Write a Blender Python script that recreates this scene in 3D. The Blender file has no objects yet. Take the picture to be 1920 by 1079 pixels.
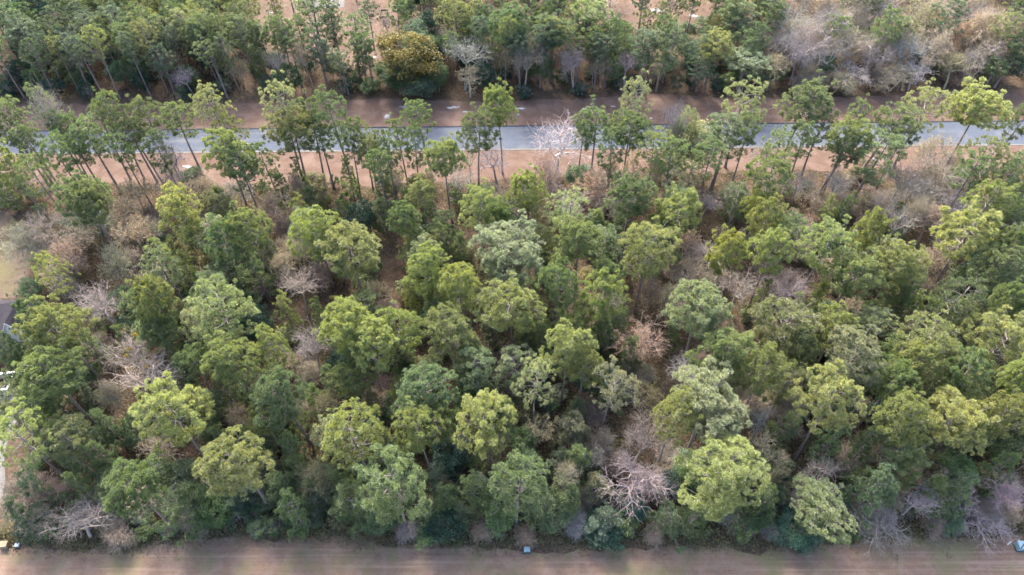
import bpy, math, random
import numpy as np
R = math.radians
random.seed(7)
# ------------------------------------------------------------------ camera, sky, sun, exposure
sc = bpy.context.scene
H = 95.0                       # height of the drone above the ground
PITCH = 49.8                   # degrees below the horizon
FPX = 1280.0                   # focal length in pixels of the 1920 wide photograph
cam_d = bpy.data.cameras.new('camera'); cam = bpy.data.objects.new('camera', cam_d)
sc.collection.objects.link(cam)
cam.location = (0, 0, H); cam.rotation_euler = (R(90 - PITCH), 0, 0)
cam_d.sensor_width = 36; cam_d.lens = 24; cam_d.clip_start = .5; cam_d.clip_end = 3000
sc.camera = cam
SUN_EL, SUN_AZ = 40.0, -16.0   # azimuth measured from +Y, negative = towards the left of the picture
w = bpy.data.worlds.new('World'); sc.world = w; w.use_nodes = True
nt = w.node_tree; bg = nt.nodes['Background']
sky = nt.nodes.new('ShaderNodeTexSky'); sky.sky_type = 'NISHITA'; sky.sun_disc = False
sky.sun_elevation = R(SUN_EL); sky.sun_rotation = R(SUN_AZ); sky.air_density = 1.0; sky.dust_density = 5.0; sky.ozone_density = 0.6
nt.links.new(sky.outputs[0], bg.inputs[0]); bg.inputs[1].default_value = 0.15
sl = bpy.data.lights.new('sun', 'SUN'); so = bpy.data.objects.new('sun', sl); sc.collection.objects.link(so)
sl.energy = 1.65; sl.angle = R(12); sl.color = (1.0, 0.94, 0.83)
so.rotation_euler = (R(90 - SUN_EL), 0, R(180 - SUN_AZ)); so.location = (0, 0, 150)
sc.view_settings.view_transform = 'Standard'; sc.view_settings.look = 'None'
sc.view_settings.exposure = 2.55; sc.view_settings.gamma = 1.0
sc.cycles.sample_clamp_indirect = 3.0; sc.cycles.max_bounces = 5; sc.cycles.diffuse_bounces = 3; sc.cycles.transmission_bounces = 3
sc.cycles.use_denoising = True; sc.cycles.denoiser = 'OPENIMAGEDENOISE'; sc.cycles.denoising_input_passes = 'RGB_ALBEDO_NORMAL'; sc.cycles.denoising_prefilter = 'NONE'; sc.cycles.pixel_filter_type = 'BLACKMAN_HARRIS'; sc.cycles.filter_width = 1.6

# ------------------------------------------------------------------ helpers
COL = sc.collection
cp, sp = math.cos(R(PITCH)), math.sin(R(PITCH))
def unproj(px, py, z=0.0):
    """photo pixel -> point on the level plane z"""
    u, v = (px - 960) / FPX, (py - 539.5) / FPX
    dx, dy, dz = u, cp - v * sp, -sp - v * cp
    t = (z - H) / dz
    return dx * t, dy * t
def proj(x, y, z):
    dz = z - H
    depth = y * cp - dz * sp
    up = y * sp + dz * cp
    return 960 + FPX * x / depth, 539.5 - FPX * up / depth
def depth_at(x, y, z): return y * cp - (z - H) * sp

def tag(o, label=None, cat=None, group=None, kind=None):
    if label: o['label'] = label
    if cat: o['category'] = cat
    if group: o['group'] = group
    if kind: o['kind'] = kind
    return o
def mesh_obj(name, V, F, mat, parent=None, smooth=False):
    me = bpy.data.meshes.new(name); me.from_pydata([tuple(v) for v in V], [], [tuple(f) for f in F]); me.update()
    if smooth: me.polygons.foreach_set('use_smooth', [True] * len(me.polygons))
    o = bpy.data.objects.new(name, me); COL.objects.link(o)
    if mat: me.materials.append(mat)
    if parent: o.parent = parent
    return o
def np_mesh(name, V, F, tone=None, smooth=False):
    """V (n,3), F (m,k) arrays, all faces with k corners; tone per vertex"""
    me = bpy.data.meshes.new(name); n, m, k = len(V), len(F), F.shape[1]
    me.vertices.add(n); me.vertices.foreach_set('co', V.astype(np.float32).ravel())
    me.loops.add(m * k); me.loops.foreach_set('vertex_index', F.astype(np.int32).ravel())
    me.polygons.add(m)
    me.polygons.foreach_set('loop_start', np.arange(0, m * k, k, dtype=np.int32))
    me.polygons.foreach_set('loop_total', np.full(m, k, dtype=np.int32))
    me.polygons.foreach_set('use_smooth', np.full(m, smooth))
    if tone is not None:
        a = me.attributes.new('tone', 'FLOAT', 'POINT'); a.data.foreach_set('value', tone.astype(np.float32))
    me.update(calc_edges=True); me.validate()
    return me

# ------------------------------------------------------------------ materials
def new_mat(name):
    m = bpy.data.materials.new(name); m.use_nodes = True
    t = m.node_tree; t.nodes.remove(t.nodes['Principled BSDF'])
    return m, t, t.nodes['Material Output']
def N(t, typ, **kw):
    n = t.nodes.new(typ)
    for k, v in kw.items(): setattr(n, k, v)
    return n
def noise(t, scale, detail=4, rough=.6, vec=None, obj=True, stretch=None):
    n = N(t, 'ShaderNodeTexNoise'); n.inputs['Scale'].default_value = scale; n.inputs['Detail'].default_value = detail
    n.inputs['Roughness'].default_value = rough
    if vec is None:
        c = N(t, 'ShaderNodeTexCoord'); vec = c.outputs['Object']
    if stretch:
        mp = N(t, 'ShaderNodeMapping'); mp.inputs['Scale'].default_value = stretch; t.links.new(vec, mp.inputs['Vector']); vec = mp.outputs[0]
    t.links.new(vec, n.inputs['Vector'])
    return n
def ramp(t, src, stops):
    r = N(t, 'ShaderNodeValToRGB'); e = r.color_ramp.elements
    while len(e) < len(stops): e.new(.5)
    for i, (p, c) in enumerate(stops):
        e[i].position = p; e[i].color = (*c, 1) if len(c) == 3 else c
    t.links.new(src, r.inputs[0]); return r
def mix(t, a, b, fac, mode='MIX'):
    m = N(t, 'ShaderNodeMix', data_type='RGBA', blend_type=mode)
    for s, v in ((0, fac), (6, a), (7, b)):
        if hasattr(v, 'is_linked') or hasattr(v, 'links'): t.links.new(v, m.inputs[s])
        elif isinstance(v, tuple): m.inputs[s].default_value = (*v, 1)
        else: m.inputs[s].default_value = v
    return m.outputs[2]
def foliage_mat(name, alt, altw=.45, transl=.38):
    """the object's own colour, varied clump by clump towards a second leaf colour"""
    m, t, out = new_mat(name)
    oi = N(t, 'ShaderNodeObjectInfo'); at = N(t, 'ShaderNodeAttribute', attribute_name='tone')
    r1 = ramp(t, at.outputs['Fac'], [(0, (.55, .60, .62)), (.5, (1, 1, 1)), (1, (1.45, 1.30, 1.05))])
    c = mix(t, oi.outputs['Color'], r1.outputs[0], 1.0, 'MULTIPLY')
    rw = N(t, 'ShaderNodeMapRange'); rw.inputs[1].default_value = .80; rw.inputs[2].default_value = 1.0; rw.inputs[4].default_value = altw
    t.links.new(at.outputs['Fac'], rw.inputs[0])
    c = mix(t, c, alt, rw.outputs[0])
    d = N(t, 'ShaderNodeBsdfDiffuse'); tr = N(t, 'ShaderNodeBsdfTranslucent'); ms = N(t, 'ShaderNodeMixShader'); ms.inputs[0].default_value = transl
    gl = N(t, 'ShaderNodeBsdfGlossy'); gl.inputs['Roughness'].default_value = .45; gl.inputs['Color'].default_value = (.9, .95, 1, 1)
    m2 = N(t, 'ShaderNodeMixShader'); m2.inputs[0].default_value = .06 if 'needles' in name else .015
    t.links.new(c, d.inputs[0])
    ty = mix(t, c, (1.25, 1.2, .7), 1.0, 'MULTIPLY'); t.links.new(ty, tr.inputs[0])
    t.links.new(d.outputs[0], ms.inputs[1]); t.links.new(tr.outputs[0], ms.inputs[2])
    t.links.new(ms.outputs[0], m2.inputs[1]); t.links.new(gl.outputs[0], m2.inputs[2]); t.links.new(m2.outputs[0], out.inputs[0])
    return m
def bark_mat(name, c0, c1, own=False, stretch=(3, 3, .6)):
    m, t, out = new_mat(name)
    n = noise(t, 3.0, 5, .7, stretch=stretch); r = ramp(t, n.outputs[0], [(.3, c0), (.7, c1)]); c = r.outputs[0]
    if own:
        oi = N(t, 'ShaderNodeObjectInfo'); c = mix(t, c, oi.outputs['Color'], 1.0, 'MULTIPLY')
    b = N(t, 'ShaderNodeBsdfPrincipled'); b.inputs['Roughness'].default_value = .9; b.inputs['Specular IOR Level'].default_value = .2
    bp = N(t, 'ShaderNodeBump'); bp.inputs['Strength'].default_value = .5; bp.inputs['Distance'].default_value = .05
    t.links.new(n.outputs[0], bp.inputs['Height']); t.links.new(bp.outputs[0], b.inputs['Normal'])
    t.links.new(c, b.inputs['Base Color']); t.links.new(b.outputs[0], out.inputs[0])
    return m
def plain(name, c, rough=.7, var=.15, scale=2.0, metal=0):
    m, t, out = new_mat(name)
    n = noise(t, scale, 5, .65)
    r = ramp(t, n.outputs[0], [(.3, tuple(x * (1 - var) for x in c)), (.7, tuple(min(1, x * (1 + var)) for x in c))])
    b = N(t, 'ShaderNodeBsdfPrincipled'); b.inputs['Roughness'].default_value = rough; b.inputs['Metallic'].default_value = metal
    t.links.new(r.outputs[0], b.inputs['Base Color']); t.links.new(b.outputs[0], out.inputs[0])
    return m
M = {}
M['needle'] = foliage_mat('pine_needles', (.24, .23, .07), .35, .42)
M['leaf'] = foliage_mat('evergreen_leaves', (.095, .110, .045), .3, .25)
M['tanleaf'] = foliage_mat('dry_leaves', (.30, .22, .15), .3, .3)
M['pinebark'] = bark_mat('pine_bark', (.12, .092, .088), (.25, .21, .20))
M['pinelimb'] = bark_mat('pine_limb_bark', (.16, .14, .125), (.30, .27, .25))
M['greybark'] = bark_mat('bare_wood_bark', (.62, .60, .60), (1.0, 1.0, 1.0), own=True)

def ground_mat(name, base, layers, bump=.3, bscale=6.0):
    """layers: (scale, detail, stretch, p0, p1, colour, amount) laid one over another"""
    m, t, out = new_mat(name)
    c = None; tc = N(t, 'ShaderNodeTexCoord'); vec = tc.outputs['Object']
    n0 = noise(t, bscale, 8, .75, vec); c = ramp(t, n0.outputs[0], [(.32, tuple(x * .55 for x in base)), (.5, base), (.68, tuple(min(1, x * 1.5) for x in base))]).outputs[0]
    for (s, d, st, p0, p1, col, amt) in layers:
        n = noise(t, s, d, .6, vec, stretch=st); f = ramp(t, n.outputs[0], [(p0, (0, 0, 0)), (p1, (amt, amt, amt))])
        c = mix(t, c, col, f.outputs[0])
    b = N(t, 'ShaderNodeBsdfPrincipled'); b.inputs['Roughness'].default_value = .95; b.inputs['Specular IOR Level'].default_value = .1
    bp = N(t, 'ShaderNodeBump'); bp.inputs['Strength'].default_value = bump; bp.inputs['Distance'].default_value = .15
    t.links.new(n0.outputs[0], bp.inputs['Height']); t.links.new(bp.outputs[0], b.inputs['Normal'])
    t.links.new(c, b.inputs['Base Color']); t.links.new(b.outputs[0], out.inputs[0])
    return m
M['floor'] = ground_mat('leaf_litter', (.070, .050, .038), [
    (.25, 4, None, .45, .65, (.038, .032, .022), .7), (1.3, 6, None, .52, .62, (.14, .09, .065), .5), (.12, 3, None, .55, .7, (.06, .065, .03), .5)], .6, 3.0)
M['lawn'] = ground_mat('dormant_lawn', (.170, .116, .084), [
    (.9, 6, (.05, 1.6, 1), .42, .60, (.125, .083, .070), .6), (1.2, 5, (.03, 1.9, 1), .54, .64, (.26, .19, .155), .5),
    (.5, 7, None, .47, .60, (.21, .155, .13), .45), (.16, 7, None, .48, .62, (.115, .118, .058), .65), (2.6, 6, None, .58, .68, (.10, .07, .052), .55)], .35, 9.0)
M['verge'] = ground_mat('verge_grass', (.104, .071, .055), [
    (.9, 6, (.06, 1.2, 1), .42, .60, (.095, .058, .047), .6), (.35, 7, None, .46, .60, (.155, .110, .095), .55),
    (.15, 5, None, .55, .7, (.17, .12, .10), .5), (.6, 6, None, .62, .74, (.09, .085, .045), .6), (2.2, 6, None, .6, .7, (.07, .045, .036), .5)], .3, 8.0)
M['yard'] = ground_mat('yard_grass', (.100, .076, .060), [
    (.12, 4, None, .46, .60, (.11, .105, .05), .7), (.5, 6, None, .56, .68, (.17, .13, .10), .5), (2.0, 6, None, .58, .68, (.08, .06, .045), .5)], .3, 8.0)
M['clearing'] = ground_mat('clearing_floor', (.120, .082, .066), [
    (.15, 5, None, .48, .62, (.115, .078, .055), .7), (.45, 7, None, .58, .68, (.21, .175, .155), .6), (.3, 6, None, .55, .66, (.075, .068, .035), .7), (1.4, 6, None, .56, .66, (.07, .045, .035), .6)], .4, 5.0)
M['sand'] = ground_mat('pale_sand', (0.368, 0.360, 0.368), [(.9, 6, None, .50, .60, (0.136, 0.084, 0.064), .9)], .2, 5.0)
M['asphalt'] = ground_mat('road_asphalt', (.070, .082, .108), [
    (.18, 5, None, .5, .65, (0.108, 0.116, 0.127), .7), (.5, 5, (.05, 1, 1), .55, .68, (0.127, 0.131, 0.137), .5), (1.5, 6, None, .66, .72, (0.098, 0.098, 0.103), .6)], .12, 14.0)
M['gutter'] = plain('dark_gutter_asphalt', (.035, .03, .035), .9, .3, 3)  # dark gutter edge along the far side of the road
M['curb'] = plain('curb_concrete', (.115, .105, .10), .85, .2, 1.5)
M['concrete'] = ground_mat('drive_concrete', (0.135, 0.130, 0.128), [(.35, 5, None, .5, .65, (0.105, 0.10, 0.098), .6), (1.5, 5, None, .62, .7, (0.165, 0.16, 0.155), .6)], .08, 8.0)

# ------------------------------------------------------------------ the ground and the road
def sheet(name, pts, z, mat, kind='structure'):
    V = [(x, y, z) for x, y in pts]
    o = mesh_obj(name, V, [list(range(len(V)))], mat); o['kind'] = kind
    return o
mesh_obj('ground', [(-900, -400, 0), (900, -400, 0), (900, 1200, 0), (-900, 1200, 0)], [(0, 1, 2, 3)], M['floor'])['kind'] = 'structure'
def wavy(pts, amp=.7, step=1.2, seed=1):
    r = random.Random(seed); out = []; off = 0
    for (x0, y0), (x1, y1) in zip(pts, pts[1:]):
        L = math.hypot(x1 - x0, y1 - y0); n = max(1, int(L / step))
        for i in range(n):
            f = i / n; off = off * .8 + r.uniform(-amp, amp) * .45
            out.append((x0 + (x1 - x0) * f, y0 + (y1 - y0) * f + off))
    out.append(pts[-1]); return out
def ext(pts, xl=-420, xr=420):
    (x0, y0), (x1, y1) = pts[0], pts[1]; a = (xl, y0 + (y1 - y0) / (x1 - x0) * (xl - x0))
    (x2, y2), (x3, y3) = pts[-2], pts[-1]; b = (xr, y3 + (y3 - y2) / (x3 - x2) * (xr - x3))
    return [a] + pts + [b]
LE = [(0, 1022), (160, 1030), (260, 1026), (400, 1006), (620, 1012), (900, 1024), (1200, 1020), (1350, 1025), (1500, 1026), (1700, 1008), (1920, 1004)]
lawn_edge = [unproj(*p) for p in LE]
le = [(-420, lawn_edge[0][1])] + lawn_edge + [(420, lawn_edge[-1][1])]
sheet('lawn', wavy(le, .9, .7, 3) + [(420, -200), (-420, -200)], .012, M['lawn'])
def lineat(pa, pb):
    (x0, y0), (x1, y1) = unproj(*pa), unproj(*pb); k = (y1 - y0) / (x1 - x0)
    return lambda x: y0 + k * (x - x0)
road_far, road_near = lineat((380, 243.5), (1750, 229.5)), lineat((380, 285), (1750, 272.5))
verge_near = ext([unproj(*p) for p in [(-60, 345), (200, 345), (500, 352), (760, 350), (1000, 330), (1300, 322), (1560, 320), (1980, 312)]])
verge_far = ext([unproj(*p) for p in [(-60, 198), (200, 196), (420, 194), (700, 186), (960, 190), (1250, 176), (1500, 186), (1700, 174), (1980, 166)]])
XL, XR = -420, 420
sheet('far_verge', [(XL, road_far(XL) + .30), (XR, road_far(XR) + .30)] + wavy(verge_far, .7, .9, 5)[::-1], .016, M['verge'])
sheet('near_verge', wavy(verge_near, .8, .9, 6) + [(XR, road_near(XR) - .45), (XL, road_near(XL) - .45)], .016, M['verge'])
sheet('road', [(XL, road_near(XL)), (XR, road_near(XR)), (XR, road_far(XR)), (XL, road_far(XL))], .02, M['asphalt'])
def strip_box(name, f0, d0, d1, z0, z1, mat):
    V = []
    for x in (XL, XR):
        V += [(x, f0(x) + d0, z0), (x, f0(x) + d1, z0), (x, f0(x) + d1, z1), (x, f0(x) + d0, z1)]
    o = mesh_obj(name, V, [(0, 1, 2, 3), (7, 6, 5, 4), (3, 2, 6, 7), (0, 3, 7, 4), (1, 5, 6, 2)], mat); o['kind'] = 'structure'
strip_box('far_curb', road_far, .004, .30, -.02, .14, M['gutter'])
strip_box('near_curb', road_near, -.45, -.004, -.02, .075, M['curb'])
def blob(name, px, py, rx, ry, mat, z=.024, seed=0, n=28):
    cx, cy = unproj(px, py); k = depth_at(cx, cy, 0) / FPX; r = random.Random(seed); V = [(0, 0, 0)]; T = [1.0]
    ph = [r.uniform(0, 6.28) for _ in range(4)]
    for ring, rr in ((1, .5), (2, 1.15)):
        for i in range(n):
            a = 2 * math.pi * i / n; j = 1 + .22 * math.sin(2 * a + ph[0]) + .17 * math.sin(5 * a + ph[1])
            V.append((math.cos(a) * rx * k * j * rr, math.sin(a) * ry * 1.5 * k * j * rr, 0)); T.append(.75 if ring == 1 else 0)
    F = [(0, 1 + i, 1 + (i + 1) % n) for i in range(n)]
    F += [(1 + i, 1 + n + i, 1 + n + (i + 1) % n) for i in range(n)] + [(1 + i, 1 + n + (i + 1) % n, 1 + (i + 1) % n) for i in range(n)]
    me = np_mesh(name, np.array(V, float), np.array(F), np.array(T)); me.materials.append(mat)
    o = bpy.data.objects.new(name, me); COL.objects.link(o); o.location = (cx, cy, z); o['kind'] = 'structure'; return o
def soft_sand():
    m, t, out = new_mat('thin_pale_sand'); at = N(t, 'ShaderNodeAttribute', attribute_name='tone'); g = N(t, 'ShaderNodeNewGeometry')
    n = noise(t, 1.1, 8, .75, g.outputs['Position']); n2 = noise(t, .45, 4, .6, g.outputs['Position'])
    a = N(t, 'ShaderNodeMath', operation='ADD'); t.links.new(n.outputs[0], a.inputs[0]); t.links.new(at.outputs['Fac'], a.inputs[1])
    f = ramp(t, a.outputs[0], [(.72, (0, 0, 0)), (1.0, (.95, .95, .95))]); f.color_ramp.elements[1].position = 1.0
    mr = N(t, 'ShaderNodeMapRange'); mr.inputs[1].default_value = .85; mr.inputs[2].default_value = 1.25; mr.inputs[4].default_value = .92; t.links.new(a.outputs[0], mr.inputs[0])
    c = ramp(t, n2.outputs[0], [(.4, (.22, .19, .18)), (.6, (.37, .36, .365))])
    d = N(t, 'ShaderNodeBsdfDiffuse'); t.links.new(c.outputs[0], d.inputs[0]); tr = N(t, 'ShaderNodeBsdfTransparent'); ms = N(t, 'ShaderNodeMixShader')
    t.links.new(mr.outputs[0], ms.inputs[0]); t.links.new(tr.outputs[0], ms.inputs[1]); t.links.new(d.outputs[0], ms.inputs[2]); t.links.new(ms.outputs[0], out.inputs[0]); return m
M['sand'] = soft_sand()
for i, (px, py, rx, ry) in enumerate([(726, 219, 10, 6), (761, 201, 16, 4), (850, 202, 20, 4), (872, 210, 7, 4), (975, 204, 14, 4), (970, 215, 7, 3), (1095, 205, 8, 3),
                                       (1150, 200, 7, 3), (600, 212, 9, 3), (1000, 312, 9, 3), (350, 313, 14, 3), (1640, 300, 10, 3), (1220, 222, 5, 2), (905, 206, 6, 2)]):
    blob('sand_patch', px, py, rx, ry, M['sand'], seed=i)
# left-hand yard, drive
sheet('yard', [(-420, 78), unproj(30, 560), unproj(52, 520), unproj(62, 480), unproj(48, 430), unproj(10, 395), (-420, 110)], .014, M['yard'])
drv = [(-30, 742), (25, 728), (54, 775), (22, 800), (8, 850), (10, 900), (4, 945), (-10, 960), (-60, 965)]
sheet('driveway', [unproj(*p) for p in drv] + [(-160, unproj(0, 965)[1]), (-160, unproj(0, 742)[1])], .018, M['concrete'])
# clearing in the far woods with a pale concrete pad
sheet('clearing', wavy([unproj(*p) for p in [(250, 25), (350, 50), (470, 75), (560, 100), (640, 130), (715, 122), (740, 60), (760, -20)]], .8, 1.5, 9) + [unproj(760, -120), unproj(240, -120)], .014, M['clearing'])
sheet('sandy_clearing', wavy([unproj(*p) for p in [(1000, 10), (1080, 42), (1200, 60), (1290, 62), (1380, 40), (1450, -20)]], .8, 1.5, 10) + [unproj(1450, -120), unproj(1000, -120)], .014, M['clearing'])
sheet('concrete_pad', [unproj(*p) for p in [(560, -30), (648, -30), (645, 14), (592, 17), (560, 6)]], .03, M['concrete'])
for i, (px, py, rx, ry) in enumerate([(508, 24, 9, 3), (598, 42, 11, 4), (628, 78, 5, 2), (576, 92, 8, 4), (630, 100, 16, 3), (640, 45, 8, 2), (712, 84, 9, 6), (1230, 20, 16, 6), (1300, 30, 12, 5), (700, 108, 8, 4)]):
    blob('pale_patch', px, py, rx, ry, M['sand'], seed=40 + i)

# ------------------------------------------------------------------ tree geometry
def frames(d):
    d = d / np.maximum(np.linalg.norm(d, axis=1, keepdims=True), 1e-9)
    ref = np.where(np.abs(d[:, 2:3]) > .9, np.array([[1., 0, 0]]), np.array([[0, 0, 1.]]))
    a = np.cross(d, ref); a /= np.linalg.norm(a, axis=1, keepdims=True)
    return d, a, np.cross(d, a)
def tubes(P0, P1, R0, R1, n=3):
    P0, P1, R0, R1 = map(np.asarray, (P0, P1, R0, R1))
    _, a, b = frames(P1 - P0); m = len(P0)
    ang = np.arange(n) * 2 * np.pi / n
    ring = a[:, None] * np.cos(ang)[None, :, None] + b[:, None] * np.sin(ang)[None, :, None]
    V = np.concatenate([P0[:, None] + ring * R0[:, None, None], P1[:, None] + ring * R1[:, None, None]], 1).reshape(-1, 3)
    i = np.arange(n); j = (i + 1) % n
    f = np.stack([i, j, j + n, i + n], 1)
    F = (f[None] + (np.arange(m) * 2 * n)[:, None, None]).reshape(-1, 4)
    return V, F
def path_tube(pts, rad, n=8):
    """one continuous tapered limb"""
    pts = np.asarray(pts, float); d = np.gradient(pts, axis=0); _, a, b = frames(d)
    ang = np.arange(n) * 2 * np.pi / n; a = np.tile(a[:1], (len(pts), 1)); b = np.cross(frames(d)[0], a)
    V = (pts[:, None] + (a[:, None] * np.cos(ang)[None, :, None] + b[:, None] * np.sin(ang)[None, :, None]) * np.asarray(rad)[:, None, None]).reshape(-1, 3)
    i = np.arange(n); j = (i + 1) % n; F = []
    for k in range(len(pts) - 1): F.append(np.stack([i + k * n, j + k * n, j + (k + 1) * n, i + (k + 1) * n], 1))
    return V, np.concatenate(F)
class Acc:
    def __init__(s): s.V, s.F, s.T, s.n = [], [], [], 0
    def add(s, V, F, T=None):
        s.V.append(V); s.F.append(F + s.n); s.n += len(V); s.T.append(np.zeros(len(V)) if T is None else T)
    def mesh(s, name, smooth=False): return np_mesh(name, np.concatenate(s.V), np.concatenate(s.F), np.concatenate(s.T), smooth)
def unit(rg, n):
    v = rg.normal(size=(n, 3)); return v / np.linalg.norm(v, axis=1, keepdims=True)
def needles(rg, C, D, T, k=20, L=.30, wd=.05, spread=.9):
    """sprays of needles: C centres, D outward axes, T tone"""
    m = len(C); C = np.repeat(C, k, 0); D = np.repeat(D, k, 0); T = np.repeat(T, k)
    d = D * .75 + unit(rg, m * k) * spread; d /= np.linalg.norm(d, axis=1, keepdims=True)
    s = np.cross(d, unit(rg, m * k)); s /= np.linalg.norm(s, axis=1, keepdims=True)
    l = L * rg.uniform(.7, 1.15, (m * k, 1)); ww = wd * rg.uniform(.7, 1.3, (m * k, 1))
    V = np.stack([C - s * ww * .5, C + s * ww * .5, C + d * l * .6 + s * ww * .42, C + d * l], 1).reshape(-1, 3)
    F = np.arange(m * k * 4).reshape(-1, 4)
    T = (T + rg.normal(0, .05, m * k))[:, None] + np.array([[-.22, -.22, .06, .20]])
    return V, F, np.clip(T, 0, 1).ravel()
def leaves(rg, C, T, s=.12, up=.5):
    m = len(C); n = unit(rg, m) + np.array([0, 0, up]); n /= np.linalg.norm(n, axis=1, keepdims=True)
    a = np.cross(n, unit(rg, m)); a /= np.linalg.norm(a, axis=1, keepdims=True); b = np.cross(n, a)
    l = s * rg.uniform(.6, 1.3, (m, 1)); V = np.stack([C - a * l, C + b * l * .55, C + a * l, C - b * l * .55], 1).reshape(-1, 3)
    return V, np.arange(m * 4).reshape(-1, 4), np.repeat(T, 4)

def pine(seed, h=19.0, rad=4.0, z0=.50, n_limb=26, prof='dome', dens=1.0, pad=.62, dead=5, tilt=0.3, name='pine'):
    """trunk + limb mesh and needle crown mesh of one pine"""
    rg = np.random.default_rng(seed)
    bend = rg.normal(0, .02, 2); wob = rg.uniform(0, 6.28, 2)
    def tp(z):
        f = z / h
        return np.array([bend[0] * h * f * f * 1.2 + .12 * math.sin(wob[0] + f * 5), bend[1] * h * f * f * 1.2 + .12 * math.sin(wob[1] + f * 5), z])
    zs = np.linspace(-.3, h * .97, 12)
    tr = [.26 * (h / 19) * (1 - (z / h) * .82) + (.08 if z < .5 else 0) for z in zs]
    trunk = Acc(); V, F = path_tube([tp(z) for z in zs], tr, 8); trunk.add(V, F)
    limb = Acc(); V, F = path_tube([tp(z) for z in np.linspace(max(.2, h * (z0 - .2)), h * .96, 8)], np.linspace(.035, .012, 8), 4); limb.add(V, F); crown = Acc(); lobeC, lobeR, lobeD, lobeT = [], [], [], []
    gaps = rg.uniform(0, 2 * np.pi, 3); tree_dir = rg.uniform(0, 2 * np.pi)
    for i in range(n_limb):
        f = (i + rg.uniform(0, .8)) / n_limb                       # 0 low, 1 top of the crown
        z = h * (z0 + (0.97 - z0) * f)
        if prof == 'dome': r = rad * (math.sqrt(max(.05, 1 - (max(0, f - .2) / .84) ** 2.6)) if f > .2 else .6 + f * 2.0) 
        elif prof == 'cone': r = rad * (1.05 - f) ** .8
        else: r = rad * (.55 + .45 * math.sin(math.pi * min(1, f * .95 + .15))) 
        a = i * 2.399 + rg.uniform(-.5, .5)
        r *= rg.uniform(.70, 1.10) * (1 + .17 * math.cos(a - tree_dir)); r = max(r, .5)
        if any(abs((a - g + math.pi) % (2 * math.pi) - math.pi) < .22 for g in gaps) and f < .75: r *= .5
        el = {'dome': -.05 + 1.0 * f, 'cone': .15 + .6 * f, 'tall': .15 + .8 * f}[prof] + rg.uniform(-.15, .15)
        base = tp(z - min(r * .25, 1.2)); ca, sa = math.cos(a), math.sin(a); pts = []
        for k in range(6):
            s = k / 5
            pts.append(base + np.array([ca * r * s, sa * r * s, r * (math.tan(min(el, 1.0)) * s * .55 + .16 * s * s - .10 * math.sin(s * 3.14))]) + rg.normal(0, .05, 3) * k)
        pts = np.array(pts); r0 = .035 + .017 * r
        V, F = path_tube(pts, np.linspace(r0, .018, 6), 4); limb.add(V, F)
        nl = max(2, int(round(r * 1.9 * dens)))
        for k in range(nl):
            s = 1.0 if k == 0 else rg.uniform(.38, 1.0); q = s * 5; k0 = min(int(q), 4); p = pts[k0] + (pts[k0 + 1] - pts[k0]) * (q - k0)
            side = (rg.uniform(-1, 1) if k else 0) * (.30 + .30 * r * .35) * (1.2 if s < .9 else .8)
            c = p + np.array([-sa * side, ca * side, rg.uniform(-.10, .38)])
            if k: V, F = tubes([p - (pts[k0 + 1] - pts[k0]) * .4], [c], np.array([.022]), np.array([.012]), 3); limb.add(V, F)
            pr = pad * rg.uniform(.7, 1.25) * (.75 if prof == 'cone' else 1)
            out = c - tp(min(z, h * .9)); out[2] = abs(out[2]) * .4 + .8 * np.linalg.norm(out[:2]) * .5 + .35; out /= np.linalg.norm(out)
            lobeC.append(c); lobeR.append(pr); lobeD.append(out); lobeT.append(rg.uniform(0, 1))
    if prof != 'cone':                                              # outer shell of small sprays that rounds the crown
        cz, rz = (h * (z0 + .10), h * (.985 - z0 - .10)) if prof == 'dome' else (h * (z0 + .28), h * (.70 - z0))
        ph = rg.uniform(0, 6.28, 4); P_all = np.array(lobeC)
        for k in range(int((130 if prof == 'dome' else 85) * dens)):
            u = unit(rg, 1)[0]; u[2] = u[2] if prof == 'tall' else (abs(u[2]) if rg.random() < .86 else -abs(u[2]) * .35)
            az = math.atan2(u[1], u[0]); br = 1 + .13 * math.sin(2 * az + ph[0] + u[2] * 2) + .10 * math.sin(3 * az + ph[1] - u[2] * 3) + .07 * math.sin(7 * az + ph[2]) + rg.uniform(-.10, .04)
            c = tp(cz); c = c + np.array([u[0] * rad * br, u[1] * rad * br, u[2] * rz * (.5 + .5 * br)])
            q = P_all[np.argmin(((P_all - c * np.array([.85, .85, .95])) ** 2).sum(1))]
            V, F = tubes([q], [c], np.array([.022]), np.array([.010]), 3); limb.add(V, F)
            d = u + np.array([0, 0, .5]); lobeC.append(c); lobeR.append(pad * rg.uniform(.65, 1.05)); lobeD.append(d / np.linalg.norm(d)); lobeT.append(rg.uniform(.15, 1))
    top = tp(h * .96)
    for k in range(5 if prof == 'dome' else 2):
        lobeC.append(top + np.array([rg.normal(0, .5), rg.normal(0, .5), rg.uniform(-.3, .3)])); lobeR.append(pad * .9); lobeD.append(np.array([0, 0, 1.])); lobeT.append(rg.uniform(.3, 1))
    for c, pr, d, tn in zip(lobeC, lobeR, lobeD, lobeT):
        m = max(5, int(27 * (pr / .6) ** 2)); u = unit(rg, m); dz = (u * d).sum(1); u = u - d * np.minimum(0, dz + .25)[:, None] * 1.4
        u /= np.linalg.norm(u, axis=1, keepdims=True)
        C = c + u * pr * np.array([1, 1, .72]) * rg.uniform(.45, .85, (m, 1))
        D = u * .8 + d * .35 + np.array([0, 0, .35]); D /= np.linalg.norm(D, axis=1, keepdims=True)
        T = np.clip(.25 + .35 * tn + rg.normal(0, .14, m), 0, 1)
        V, F, TT = needles(rg, C, D, T, 26, .29, .029); crown.add(V, F, TT)
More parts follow.
